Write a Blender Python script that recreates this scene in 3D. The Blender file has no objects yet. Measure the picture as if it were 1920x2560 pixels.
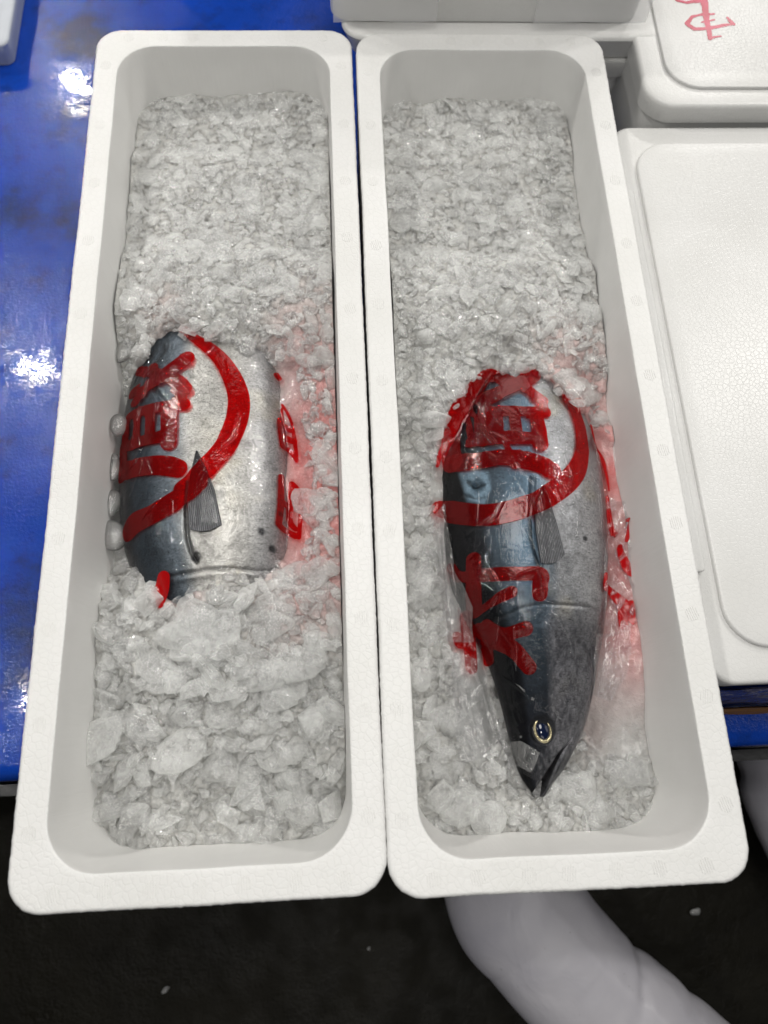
import bpy, math, random
import numpy as np
from mathutils import Matrix, Vector
random.seed(7); rng = np.random.default_rng(11)

# ------------------------------------------------------------------ camera
F = 1775.0; W0 = .36; AM = .159
def Rz(a): return np.array([[math.cos(a), -math.sin(a), 0], [math.sin(a), math.cos(a), 0], [0, 0, 1]])
cp, sp = math.cos(.321), math.sin(.321)
CM = Rz(-AM) @ np.array([[1, 0, 0], [0, cp, -sp], [0, sp, cp]]) @ Rz(.1215)
C1 = np.array([-.1828, .0027, 0.]); C2 = np.array([.1828, -.0027, 0.])
CAM = np.array([-.02755, -.42431, .76374])
def P(x, y, z):                       # point seen at (x, y) of the 1659 x 2212 view, on the plane z
    d = CM @ np.array([(x/.864-960)/F, -(y/.864-1280)/F, -1.0])
    return CAM + d*(z-CAM[2])/d[2]
sc = bpy.context.scene
cd = bpy.data.cameras.new('camera'); cam = bpy.data.objects.new('camera', cd); sc.collection.objects.link(cam)
m4 = Matrix.Identity(4)
for i in range(3):
    for j in range(3): m4[i][j] = CM[i][j]
    m4[i][3] = CAM[i]
cam.matrix_world = m4
cd.sensor_fit = 'VERTICAL'; cd.sensor_height = 9.8; cd.lens = 9.8*F/2560
cd.clip_start = .02; cd.clip_end = 60
cd.dof.use_dof = True; cd.dof.focus_distance = .86; cd.dof.aperture_fstop = cd.lens/8.0
sc.camera = cam
# ------------------------------------------------------------------ light: market hall lamps plus added soft fill
w = bpy.data.worlds.new("World"); sc.world = w; w.use_nodes = True
w.node_tree.nodes['Background'].inputs[0].default_value = (.93, .97, 1, 1)
w.node_tree.nodes['Background'].inputs[1].default_value = .10
def lamp(x, y, z, power, size=.10, col=(1, .975, .93)):
    l = bpy.data.lights.new('ceiling_or_fill_lamp', 'AREA'); l.shape = 'DISK'; l.size = size; l.energy = power; l.color = col
    o = bpy.data.objects.new('ceiling_or_fill_lamp', l); sc.collection.objects.link(o); o.location = (x, y, z)
    o.rotation_euler = (Vector((0, 0, 0))-Vector((x, y, z))).to_track_quat('-Z', 'Y').to_euler()
# small bright lamps (the glints), then wide soft discs added as fill light
lamp(-1.60, 1.46, 2.0, 27)
lamp(-1.52, 3.28, 2.0, 22)
lamp(-1.43, -.20, 2.0, 12)
lamp(1.85, 1.13, 2.0, 26)
lamp(2.03, 3.02, 2.0, 24)
lamp(.11, -.77, 2.3, 8, .25)
lamp(.10, .35, 3.0, 46, 1.1)
lamp(2.5, .1, 2.3, 12, 1.5)
lamp(.7, 3.2, 2.4, 26, 1.6)
lamp(.0, -2.1, 2.2, 14, 1.3)
sc.view_settings.view_transform = 'Standard'; sc.view_settings.look = 'None'; sc.view_settings.exposure = -0.45
cy = sc.cycles
cy.max_bounces = 20; cy.diffuse_bounces = 6; cy.glossy_bounces = 4; cy.transmission_bounces = 12; cy.transparent_max_bounces = 64
cy.use_denoising = True; cy.sample_clamp_indirect = 6; cy.caustics_refractive = True; cy.blur_glossy = .3

# ------------------------------------------------------------------ noise
def vnoise(x, y, seed=0):
    xi = np.floor(x).astype(np.int64); yi = np.floor(y).astype(np.int64); xf = x-xi; yf = y-yi
    def h(a, b):
        n = (a*374761393+b*668265263+seed*982451653) & 0x7fffffff
        n = ((n ^ (n >> 13))*1274126177) & 0x7fffffff
        n = n ^ (n >> 16)
        return (n & 0xffff)/65535.0
    u = xf*xf*(3-2*xf); v = yf*yf*(3-2*yf)
    return (h(xi, yi)*(1-u)+h(xi+1, yi)*u)*(1-v)+(h(xi, yi+1)*(1-u)+h(xi+1, yi+1)*u)*v
def fbm(x, y, oct=4, seed=0):
    s = 0; a = .5; t = 0
    for i in range(oct): s = s+a*vnoise(x*2**i, y*2**i, seed+i); t += a; a *= .5
    return s/t*2-1
def sstep(a, b, x): t = np.clip((x-a)/(b-a), 0, 1); return t*t*(3-2*t)

# ------------------------------------------------------------------ object helpers
def link(o, parent=None):
    sc.collection.objects.link(o)
    if parent is not None: o.parent = parent
    return o
def tag(o, label=None, cat=None, group=None, kind=None):
    for k, v in (('label', label), ('category', cat), ('group', group), ('kind', kind)):
        if v: o[k] = v
    return o
def empty(name, loc=(0, 0, 0), rz=0):
    o = bpy.data.objects.new(name, None); link(o); o.location = loc; o.rotation_euler = (0, 0, rz); o.empty_display_size = .05
    return o
def mesh(name, V, Fc, mat, parent=None, smooth=True, mi=None):
    me = bpy.data.meshes.new(name)
    if isinstance(Fc, np.ndarray) and isinstance(V, np.ndarray):
        n = Fc.shape[1]; me.vertices.add(len(V)); me.vertices.foreach_set('co', V.astype(np.float32).ravel())
        me.loops.add(Fc.size); me.loops.foreach_set('vertex_index', Fc.astype(np.int32).ravel())
        me.polygons.add(len(Fc)); me.polygons.foreach_set('loop_start', np.arange(0, Fc.size, n, dtype=np.int32))
        me.update(calc_edges=True)
    else:
        me.from_pydata([tuple(map(float, v)) for v in V], [], [tuple(int(i) for i in f) for f in Fc])
    for m in (mat if isinstance(mat, (list, tuple)) else [mat]): me.materials.append(m)
    if mi is not None: me.polygons.foreach_set('material_index', np.asarray(mi, dtype=np.int32))
    if smooth: me.polygons.foreach_set('use_smooth', [True]*len(me.polygons))
    me.validate(); me.update()
    return link(bpy.data.objects.new(name, me), parent)
def gridfaces(nr, nc, closed=False):
    r, c = np.meshgrid(np.arange(nr-1), np.arange(nc if closed else nc-1), indexing='ij')
    c2 = (c+1) % nc
    return np.stack([r*nc+c, r*nc+c2, (r+1)*nc+c2, (r+1)*nc+c], -1).reshape(-1, 4)
def setcol(o, rgb):
    a = o.data.color_attributes.new('tint', 'FLOAT_COLOR', 'POINT')
    a.data.foreach_set('color', np.concatenate([rgb, np.ones((len(rgb), 1))], 1).astype(np.float32).ravel())

# ------------------------------------------------------------------ materials
class MB:
    def __init__(s, name):
        s.m = bpy.data.materials.new(name); s.m.use_nodes = True; s.nt = s.m.node_tree; s.nt.nodes.clear()
        s.out = s.n('ShaderNodeOutputMaterial')
    def n(s, t, **k):
        nd = s.nt.nodes.new(t)
        for a, b in k.items():
            if a in nd.bl_rna.properties: setattr(nd, a, b)
            else:
                nd.inputs[a.replace('_', ' ')].default_value = b
        return nd
    def l(s, a, b): s.nt.links.new(a, b)
    def pr(s, col=(.8, .8, .8), rough=.5, **k):
        b = s.n('ShaderNodeBsdfPrincipled'); b.inputs['Base Color'].default_value = (*col, 1); b.inputs['Roughness'].default_value = rough
        for a, v in k.items(): b.inputs[a.replace('_', ' ')].default_value = v
        return b
    def noise(s, scale, detail=4, rough=.5, vec=None, dist=0):
        t = s.n('ShaderNodeTexNoise'); t.inputs['Scale'].default_value = scale; t.inputs['Detail'].default_value = detail
        t.inputs['Roughness'].default_value = rough; t.inputs['Distortion'].default_value = dist
        s.l(vec if vec else s.obj(), t.inputs['Vector']); return t
    def obj(s):
        if not hasattr(s, 'tc'): s.tc = s.n('ShaderNodeTexCoord')
        return s.tc.outputs['Object']
    def ramp(s, fac, stops):
        r = s.n('ShaderNodeValToRGB'); e = r.color_ramp.elements
        while len(e) < len(stops): e.new(.5)
        for el, (p, c) in zip(e, stops):
            el.position = p; el.color = (*c, 1) if isinstance(c, tuple) else (c, c, c, 1)
        s.l(fac, r.inputs[0]); return r.outputs[0]
    def bump(s, h, dist, strength=1.0, prev=None):
        b = s.n('ShaderNodeBump'); b.inputs['Distance'].default_value = dist; b.inputs['Strength'].default_value = strength
        s.l(h, b.inputs['Height'])
        if prev: s.l(prev, b.inputs['Normal'])
        return b.outputs[0]
    def mixc(s, fac, a, b, mode='MIX'):
        x = s.n('ShaderNodeMix'); x.data_type = 'RGBA'; x.blend_type = mode
        for inp, v in ((x.inputs[0], fac), (x.inputs[6], a), (x.inputs[7], b)):
            if isinstance(v, (int, float)): inp.default_value = v
            elif isinstance(v, tuple): inp.default_value = (*v, 1)
            else: s.l(v, inp)
        return x.outputs[2]
    def mixs(s, fac, a, b):
        x = s.n('ShaderNodeMixShader')
        if isinstance(fac, (int, float)): x.inputs[0].default_value = fac
        else: s.l(fac, x.inputs[0])
        s.l(a, x.inputs[1]); s.l(b, x.inputs[2]); return x.outputs[0]
    def rim(s, nm, base=.025, k=.6, pw=4.0, front=True):
        lw = s.n('ShaderNodeLayerWeight'); lw.inputs['Blend'].default_value = .5; s.l(nm, lw.inputs['Normal'])
        p = s.n('ShaderNodeMath', operation='POWER'); s.l(lw.outputs['Facing'], p.inputs[0]); p.inputs[1].default_value = pw
        m = s.n('ShaderNodeMath', operation='MULTIPLY_ADD'); s.l(p.outputs[0], m.inputs[0]); m.inputs[1].default_value = k; m.inputs[2].default_value = base
        if not front: return m.outputs[0]
        g = s.n('ShaderNodeNewGeometry'); i = s.n('ShaderNodeMath', operation='SUBTRACT'); i.inputs[0].default_value = 1; s.l(g.outputs['Backfacing'], i.inputs[1])
        q = s.n('ShaderNodeMath', operation='MULTIPLY'); s.l(m.outputs[0], q.inputs[0]); s.l(i.outputs[0], q.inputs[1]); return q.outputs[0]
    def end(s, sh): s.l(sh, s.out.inputs[0]); return s.m

def eps_mat(name, base, bead=130, bumpd=.0006, rough=.42):
    b = MB(name); p = b.pr(base, rough)
    v = b.n('ShaderNodeTexVoronoi'); v.feature = 'DISTANCE_TO_EDGE'; v.inputs['Scale'].default_value = bead; b.l(b.obj(), v.inputs['Vector'])
    e = b.ramp(v.outputs['Distance'], [(0, 0.), (.12, 1.)])
    n2 = b.noise(420, 3)
    n1 = b.noise(9, 4)
    nm = b.bump(e, bumpd*.35, .6); nm = b.bump(n2.outputs[0], bumpd*.5, .6, nm)
    b.l(nm, p.inputs['Normal'])
    c = b.mixc(.03, base, b.mixc(1.0, base, e, 'MULTIPLY'))
    g = b.ramp(n1.outputs[0], [(.3, (.93, .93, .92)), (.7, (1., 1., 1.))])
    b.l(b.mixc(1.0, c, g, 'MULTIPLY'), p.inputs['Base Color'])
    return b.end(p.outputs[0])
EPS = eps_mat('foam_white', (.74, .738, .728))
EPSB = eps_mat('foam_white_far', (.65, .648, .64), 170, .0004, .34)
def inner_mat():
    b = MB('foam_wet_inside'); p = b.pr((.7, .7, .7), .38)
    mp = b.n('ShaderNodeMapping'); mp.inputs['Scale'].default_value = (60, 60, 4); b.l(b.obj(), mp.inputs[0])
    n = b.noise(3, 5, .6, mp.outputs[0]); b.l(b.bump(n.outputs[0], .0006, .5), p.inputs['Normal'])
    n1 = b.noise(14, 4)
    b.l(b.ramp(n1.outputs[0], [(.3, (.72, .715, .70)), (.7, (.77, .765, .75))]), p.inputs['Base Color'])
    return b.end(p.outputs[0])
INNER = inner_mat()
def plain(name, col, rough=.5, bs=0, bd=0, **k):
    b = MB(name); p = b.pr(col, rough, **k)
    n1 = b.noise(12, 5)
    b.l(b.mixc(1., col, b.ramp(n1.outputs[0], [(.3, .82), (.7, 1.)]), 'MULTIPLY'), p.inputs['Base Color'])
    if bs: b.l(b.bump(b.noise(bs, 4).outputs[0], bd), p.inputs['Normal'])
    return b.end(p.outputs[0])
def tarp_mat():
    b = MB('blue_tarp_wet'); p = b.pr((.006, .045, .30), .22); p.inputs['IOR'].default_value = 1.38
    n1 = b.noise(5, 6, .62)
    c = b.ramp(n1.outputs[0], [(.33, (.004, .018, .09)), (.47, (.004, .045, .34)), (.75, (.006, .058, .46))])
    sm = b.noise(17, 6, .7)
    b.l(b.mixc(b.ramp(sm.outputs[0], [(.52, 0.), (.72, .55)]), c, (.008, .012, .03)), p.inputs['Base Color'])
    nm = b.bump(b.noise(9, 3).outputs[0], .001, .4)
    nm = b.bump(b.ramp(b.noise(230, 3, .6).outputs[0], [(.40, 0.), (.60, 1.)]), .0005, .32, nm)
    b.l(nm, p.inputs['Normal'])
    b.l(b.ramp(b.noise(60, 3).outputs[0], [(.4, .03), (.65, .10)]), p.inputs['Roughness'])
    return b.end(p.outputs[0])
def floor_mat():
    b = MB('wet_dark_floor'); p = b.pr((.012, .012, .009), .3, Specular_IOR_Level=.12)
    n1 = b.noise(4, 7, .65)
    b.l(b.ramp(n1.outputs[0], [(.3, (.005, .0045, .003)), (.6, (.011, .0098, .0065)), (.85, (.020, .018, .012))]), p.inputs['Base Color'])
    nm = b.bump(b.noise(30, 3).outputs[0], .006, .5); nm = b.bump(b.noise(220, 3, .6).outputs[0], .002, .7, nm); b.l(nm, p.inputs['Normal'])
    b.l(b.ramp(b.noise(18, 3).outputs[0], [(.42, .30), (.6, .6)]), p.inputs['Roughness'])
    return b.end(p.outputs[0])
def duct_mat():
    b = MB('lilac_soft_plastic'); p = b.pr((.40, .385, .43), .36)
    n = b.noise(6, 5); n2 = b.noise(140, 2)
    c = b.ramp(n.outputs[0], [(.3, (.42, .41, .46)), (.7, (.54, .525, .56))])
    b.l(b.mixc(b.ramp(n2.outputs[0], [(.22, .5), (.27, 0.)]), c, (.05, .05, .05)), p.inputs['Base Color'])
    b.l(b.bump(b.noise(11, 3, .5, None, 1.2).outputs[0], .006, .4), p.inputs['Normal'])
    return b.end(p.outputs[0])
def ice_bed_mat():
    b = MB('crushed_ice_packed')
    at = b.n('ShaderNodeAttribute'); at.attribute_name = 'tint'
    p = b.pr((.7, .7, .68), .1); p.inputs['IOR'].default_value = 1.42
    p.inputs['Subsurface Weight'].default_value = .85; p.inputs['Subsurface Radius'].default_value = (1, 1.05, 1.1); p.inputs['Subsurface Scale'].default_value = .015
    n1 = b.noise(55, 5, .65, None, .6); n2 = b.noise(260, 4, .6)
    c = b.mixc(1., at.outputs['Color'], b.ramp(n1.outputs[0], [(.28, (.78, .785, .78)), (.5, (.93, .93, .925)), (.72, (1., 1., 1.))]), 'MULTIPLY')
    b.l(c, p.inputs['Base Color'])
    nm = b.bump(n1.outputs[0], .005, .8); nm = b.bump(n2.outputs[0], .0018, .9, nm)
    b.l(nm, p.inputs['Normal'])
    b.l(b.ramp(b.noise(120, 2).outputs[0], [(.4, .03), (.6, .12)]), p.inputs['Roughness'])
    return b.end(p.outputs[0])
def ice_chunk_mat(name, cloud=.35, col=(.95, .955, .945), rough=.06, straight=.72, edge=.38, ior=1.27, bmp=1.):
    b = MB(name)
    g = b.n('ShaderNodeBsdfRefraction'); g.inputs['IOR'].default_value = ior; g.inputs['Roughness'].default_value = rough; g.inputs['Color'].default_value = (1, 1, 1, 1)
    d = b.n('ShaderNodeBsdfDiffuse'); d.inputs[0].default_value = (*col, 1)
    tl = b.n('ShaderNodeBsdfTranslucent'); tl.inputs[0].default_value = (*col, 1)
    t = b.n('ShaderNodeBsdfTransparent'); t.inputs[0].default_value = (1, 1, 1, 1)
    gl = b.n('ShaderNodeBsdfAnisotropic'); gl.inputs['Roughness'].default_value = .02
    n1 = b.noise(85, 6, .7, None, 1.2); n2 = b.noise(330, 3, .7); n0 = b.noise(26, 3, .6, None, .5)
    nm = b.bump(n1.outputs[0], .0045*bmp, .8); nm = b.bump(n2.outputs[0], .0016*bmp, .9, nm)
    for x in (g, gl): b.l(nm, x.inputs['Normal'])
    cl = b.ramp(b.mixc(.5, n1.outputs[0], n0.outputs[0]), [(.38, max(0., cloud-.12)), (.62, min(1., cloud+.22))])
    ed = b.rim(nm, 0., edge, 2.2, False)
    a = b.n('ShaderNodeMath', operation='ADD'); a.use_clamp = True; b.l(cl, a.inputs[0]); b.l(ed, a.inputs[1])
    s = b.mixs(straight, g.outputs[0], t.outputs[0])
    s = b.mixs(a.outputs[0], s, b.mixs(.55, d.outputs[0], tl.outputs[0]))
    return b.end(b.mixs(b.rim(nm, .18, .25, 4.), s, gl.outputs[0]))
def fish_mat():
    b = MB('tuna_skin'); at = b.n('ShaderNodeAttribute'); at.attribute_name = 'tint'
    sp_ = b.n('ShaderNodeAttribute'); sp_.attribute_name = 'shine'
    p = b.pr((.5, .5, .5), .26, Specular_IOR_Level=.25)
    n1 = b.noise(30, 5, .6); n2 = b.noise(330, 4, .7, None, .5)
    mp = b.n('ShaderNodeMapping'); mp.inputs['Scale'].default_value = (1, 5, 1); mp.inputs['Rotation'].default_value = (0, 0, .5); b.l(b.obj(), mp.inputs[0])
    n3 = b.noise(120, 4, .75, mp.outputs[0], 2.5)
    c = b.mixc(1., at.outputs['Color'], b.ramp(n2.outputs[0], [(.3, .55), (.7, 1.2)]), 'MULTIPLY')
    c = b.mixc(1., c, b.ramp(n3.outputs[0], [(.34, .22), (.45, .95), (.60, 1.), (.72, 1.5)]), 'MULTIPLY')
    c = b.mixc(1., c, b.ramp(n1.outputs[0], [(.3, .82), (.7, 1.1)]), 'MULTIPLY')
    b.l(c, p.inputs['Base Color'])
    b.l(sp_.outputs['Fac'], p.inputs['Metallic'])
    b.l(b.ramp(n3.outputs[0], [(.3, .24), (.7, .42)]), p.inputs['Roughness'])
    nm = b.bump(n1.outputs[0], .0025, .4); nm = b.bump(n3.outputs[0], .0004, .6, nm); nm = b.bump(n2.outputs[0], .00025, .6, nm)
    b.l(nm, p.inputs['Normal'])
    return b.end(p.outputs[0])
def film_mat(name='clear_plastic_film', haze=.05, base=.022, bk=1.):
    b = MB(name)
    t = b.n('ShaderNodeBsdfTransparent'); t.inputs[0].default_value = (.96, .96, .965, 1)
    d = b.n('ShaderNodeBsdfDiffuse'); d.inputs[0].default_value = (.8, .8, .8, 1)
    g = b.n('ShaderNodeBsdfAnisotropic'); g.inputs['Roughness'].default_value = .03
    mp = b.n('ShaderNodeMapping'); mp.inputs['Scale'].default_value = (3.2, 1, 1); mp.inputs['Rotation'].default_value = (0, 0, .25); b.l(b.obj(), mp.inputs[0])
    n = b.noise(22, 5, .6, mp.outputs[0], 1.5); n2 = b.noise(190, 3, .6)
    nm = b.bump(n.outputs[0], .0045*bk, .5); nm = b.bump(n2.outputs[0], .0003, .5, nm)
    b.l(nm, g.inputs['Normal'])
    s = b.mixs(haze, t.outputs[0], d.outputs[0])
    return b.end(b.mixs(b.rim(nm, base, .45, 4., False), s, g.outputs[0]))
def ink_mat(name='red_ink_on_film', dens=.17):
    b = MB(name)
    t = b.n('ShaderNodeBsdfTransparent'); t.inputs[0].default_value = (.84, .006, .006, 1)
    d = b.n('ShaderNodeBsdfDiffuse'); d.inputs[0].default_value = (.40, .003, .004, 1)
    g = b.n('ShaderNodeBsdfAnisotropic'); g.inputs['Roughness'].default_value = .09
    n2 = b.noise(300, 3, .6); n = b.noise(30, 4, .6)
    nm = b.bump(n.outputs[0], .003, .5); nm = b.bump(n2.outputs[0], .0005, .5, nm); b.l(nm, g.inputs['Normal'])
    s = b.mixs(b.ramp(n.outputs[0], [(.3, dens*.75), (.7, dens*1.25)]), t.outputs[0], d.outputs[0])
    return b.end(b.mixs(b.rim(nm, .03, .2, 5., False), s, g.outputs[0]))
INK2 = ink_mat('red_ink_folded', .72); BED = ice_bed_mat(); CLEAR = ice_chunk_mat('clear_ice', .05, rough=.0, straight=.86, edge=.75, bmp=.8); CLOUDY = ice_chunk_mat('cloudy_ice', .24, rough=.04, straight=.9, edge=.75)
LUMP = ice_chunk_mat('white_ice_lump', .32, rough=.05, straight=.9, edge=.8); GLASSY = ice_chunk_mat('glassy_ice', .0, rough=.0, straight=.12, edge=.06, ior=1.31, bmp=.35)
SKIN = fish_mat(); FILM = film_mat(haze=.0, bk=.45); INK = ink_mat(); FILM2 = film_mat('crumpled_film', .06, .14, 2.)

# ------------------------------------------------------------------ floor, table
def sheet(name, x0, x1, y0, y1, z, mat, step=None, amp=0, kind=None, parent=None):
    nx = 2 if not step else int((x1-x0)/step)+2; ny = 2 if not step else int((y1-y0)/step)+2
    X, Y = np.meshgrid(np.linspace(x0, x1, nx), np.linspace(y0, y1, ny))
    Z = z+(amp*fbm(X*4, Y*4, 4, 3) if amp else 0*X)
    o = mesh(name, np.stack([X, Y, Z], -1).reshape(-1, 3), gridfaces(ny, nx), mat, parent)
    if kind: o['kind'] = kind
    return o
sheet('floor', -8, 8, -8, 8, -.82, floor_mat(), kind='structure')
TZ = -.226
def table():
    # tarp laid over the bench: flat top rolling over the front edge, then hanging down
    prof = [(1.9, 0.), (-.30, 0.)]+[(-.448+.02*math.cos(a)+.0, -.02+.02*math.sin(a)) for a in np.linspace(math.pi/2, math.pi, 7)]
    prof = [(1.9, 0.), (1.2, 0), (.5, 0), (.1, 0), (-.2, 0.), (-.40, 0.)]+[(-.428-.02*math.sin(a), -.02+.02*math.cos(a)) for a in np.linspace(0, math.pi/2, 7)]+[(-.449, -.06), (-.451, -.12)]
    xs = np.linspace(-1.6, 1.6, 220); ys = [p for p in prof]
    # resample flat part
    pts = []
    for (a, b) in zip(ys[:-1], ys[1:]):
        n = max(1, int(abs(a[0]-b[0])/.015))
        for i in range(n): pts.append((a[0]+(b[0]-a[0])*i/n, a[1]+(b[1]-a[1])*i/n))
    pts.append(ys[-1]); pts = np.array(pts)
    X = np.tile(xs, (len(pts), 1)); Y = np.tile(pts[:, :1], (1, len(xs))); Z = TZ+np.tile(pts[:, 1:], (1, len(xs)))
    Z = Z+np.where(Y > -.42, .0012*fbm(X*7, Y*7, 4, 5), 0)-.0013
    root = empty('market_table', (0, .7, -.82))
    V = np.stack([X, Y, Z], -1).reshape(-1, 3)-np.array([0, .7, -.82])
    mesh('tarp', V, gridfaces(len(pts), len(xs)), tarp_mat(), root)
    blk = plain('black_steel', (.012, .012, .013), .35, 60, .001)
    def bx(name, x0, x1, y0, y1, z0, z1, m, r=root):
        V = [(x, y-.7, z+.82) for z in (z0, z1) for (x, y) in ((x0, y0), (x1, y0), (x1, y1), (x0, y1))]
        return mesh(name, V, [(3, 2, 1, 0), (4, 5, 6, 7), (0, 1, 5, 4), (1, 2, 6, 5), (2, 3, 7, 6), (3, 0, 4, 7)], m, r, False)
    bx('rail', -1.6, 1.6, -.468, -.453, -.40, -.29, blk)
    bx('rail', -1.6, 1.6, 1.86, 1.89, -.40, -.29, blk)
    for x in (-1.5, 1.5):
        for y in (-.44, 1.85): bx('leg', x-.025, x+.025, y, y+.05, -.82, -.30, blk)
    tag(root, 'blue plastic covered market table standing on the dark wet floor', 'table')
table()

# ------------------------------------------------------------------ styrofoam boxes
def rrect(hx, hy, r, n_arc=14, step=.004, cx=0, cy=0):
    """rounded rectangle, counter-clockwise, same count for the same parameters"""
    pts = []
    for (sx, sy, a0) in ((1, 1, 0), (-1, 1, 90), (-1, -1, 180), (1, -1, 270)):
        for i in range(n_arc+1):
            a = math.radians(a0+90*i/n_arc); pts.append((cx+sx*(hx-r)+r*math.cos(a), cy+sy*(hy-r)+r*math.sin(a)))
        # straight run to the next corner
        nx_ = {(1, 1): (-1, 1), (-1, 1): (-1, -1), (-1, -1): (1, -1), (1, -1): (1, 1)}[(sx, sy)]
        a = math.radians(a0+90); e = (cx+nx_[0]*(hx-r)+r*math.cos(a), cy+nx_[1]*(hy-r)+r*math.sin(a))
        s = pts[-1]; n = RN[0] if sx*sy > 0 else RN[1]
        for i in range(1, n): pts.append((s[0]+(e[0]-s[0])*i/n, s[1]+(e[1]-s[1])*i/n))
    return np.array(pts)
HX, HY, WT, DEP = .1814, .565, .033, .198
def foam_box(loc, rz, label, seed):
    root = empty('foam_fish_box', (loc[0], loc[1], TZ), rz)
    global RN
    RN = (150, 470)
    rows = []
    def add(hx, hy, r, z): rows.append(np.column_stack([rrect(hx, hy, r), np.full(len(rrect(hx, hy, r)), z)]))
    H = -TZ
    add(HX-.06, HY-.06, .02, .0); add(HX-.012, HY-.012, .03, .0); add(HX-.006, HY-.006, .032, .006)
    for z in np.linspace(.02, H-.006, 14): add(HX-.004+.004*z/H, HY-.004+.004*z/H, .034, z)
    for a in (.3, .6, .85, 1.0): add(HX-.004*(1-math.cos(a*math.pi/2)), HY-.004*(1-math.cos(a*math.pi/2)), .034, H-.004+.004*math.sin(a*math.pi/2))
    for f in np.linspace(.12, .88, 9): add(HX-.004-(WT-.006)*f, HY-.004-(WT-.006)*f, .034+.018*f, H)
    n_rim = len(rows)
    for a in (0, .33, .66, 1): add(HX-WT-.0015*math.sin(a*math.pi/2)+.0015, HY-WT-.0015*math.sin(a*math.pi/2)+.0015, .052, H-.0015*(1-math.cos(a*math.pi/2)))
    for z in np.linspace(.01, DEP-.03, 14): add(HX-WT-.012*z/DEP, HY-WT-.012*z/DEP, .052, H-z)
    for a in np.linspace(0, 1, 6): add(HX-WT-.012-.025*(1-math.cos(a*math.pi/2)), HY-WT-.012-.025*(1-math.cos(a*math.pi/2)), .05, H-DEP+.025*(1-math.sin(a*math.pi/2)))
    add(HX-.09, HY-.09, .03, H-DEP); add(.02, HY-.16, .01, H-DEP)
    V = np.array(rows); nr, nc, _ = V.shape
    # bead texture on the edges and long soft waviness
    ang = np.arange(nc)
    S = np.cumsum(np.r_[0, np.linalg.norm(np.diff(V[12, :, :2], axis=0), axis=1)])
    cell = np.abs(fbm(S*260, S*0+seed, 2, seed)); wav = fbm(S*9, S*0+seed, 3, seed+4)
    for k in range(nr):
        c = np.zeros(2); d = V[k, :, :2]; nrm = d/np.maximum(np.linalg.norm(d, axis=1, keepdims=True), 1e-6)
        nx_ = np.stack([np.sign(d[:, 0])*(np.abs(d[:, 0]) > HX-.05), np.sign(d[:, 1])*(np.abs(d[:, 1]) > HY-.05)], 1)
        kk = np.linalg.norm(nx_, axis=1, keepdims=True); nrm = np.where(kk > 0, nx_/np.maximum(kk, 1), nrm)
        if 3 <= k < n_rim+19:
            amp = .0009 if k < 21 else (.0004 if k < n_rim+3 else .0001)
            V[k, :, :2] += nrm*(amp*(cell-.4)+.0008*wav)[:, None]
    Fc = gridfaces(nr, nc, True)
    mi = (np.arange(len(Fc))//nc >= n_rim+3).astype(int)
    mesh('shell', V.reshape(-1, 3), Fc, [EPS, INNER], root, mi=mi)
    # round slotted moulding marks on the rim
    if 'vm' not in globals():
        global vm
        vv, ff = [], []
        for i, x in enumerate(np.linspace(-.0062, .0062, 6)):
            hl = math.sqrt(.0078**2-x*x); b0 = len(vv)
            for z, wd in ((-.0006, .00055), (.0005, .0003)):
                vv += [(x-wd, -hl, z), (x+wd, -hl, z), (x+wd, hl, z), (x-wd, hl, z)]
            ff += [tuple(b0+q for q in f) for f in ((4, 5, 6, 7), (0, 1, 5, 4), (1, 2, 6, 5), (2, 3, 7, 6), (3, 0, 4, 7))]
        vm = bpy.data.meshes.new('mould_mark'); vm.from_pydata(vv, [], ff); vm.materials.append(EPS)
    rr = random.Random(seed)
    spots = []
    for i in range(11):
        y = -HY+.075+i*(2*HY-.15)/10+rr.uniform(-.006, .006)
        spots += [(-HX+WT*.5, y), (HX-WT*.5, y)]
    for i in range(7):
        x = -HX+.045+i*(2*HX-.09)/6+rr.uniform(-.004, .004)
        spots += [(x, -HY+WT*.5), (x, HY-WT*.5)]
    for (x, y) in spots:
        o = link(bpy.data.objects.new('mould_mark', vm), root); o.location = (x, y, H); o.rotation_euler = (0, 0, rr.uniform(-.25, .3))
    tag(root, label, 'foam box', 'open foam boxes of iced tuna')
    return root
BA = foam_box(C1, .0027, 'open white foam box on the left, ice covering the head and tail of its fish', 3)
BB = foam_box(C2, -.0028, 'open white foam box on the right, showing a whole tuna head', 8)

class Frame:                                   # box-local frame (origin at rim centre)
    def __init__(s, c, a): s.c = c; s.a = a; s.R = Rz(a)
    def loc(s, x, y, z): return s.R.T @ (P(x, y, z)-s.c)
    def locs(s, pts, z): return np.array([s.loc(x, y, z) for x, y in pts])
    def empty(s, name, x=0, y=0, z=0): p = s.R @ np.array([x, y, z])+s.c; return empty(name, tuple(p), s.a)
FA = Frame(C1, .0027); FB = Frame(C2, -.0028)
UH, VH = HX-WT-.0054, HY-WT-.004
GS = .0014
gu = np.arange(-UH, UH+1e-6, GS); gv = np.arange(-VH, VH+1e-6, GS)
GU, GV = np.meshgrid(gu, gv)                   # rows v, cols u
def sample(Hm, u, v):
    x = np.clip((np.asarray(u)+UH)/GS, 0, len(gu)-1.001); y = np.clip((np.asarray(v)+VH)/GS, 0, len(gv)-1.001)
    i = x.astype(int); j = y.astype(int); fx = x-i; fy = y-j
    return (Hm[j, i]*(1-fx)+Hm[j, i+1]*fx)*(1-fy)+(Hm[j+1, i]*(1-fx)+Hm[j+1, i+1]*fx)*fy
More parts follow.
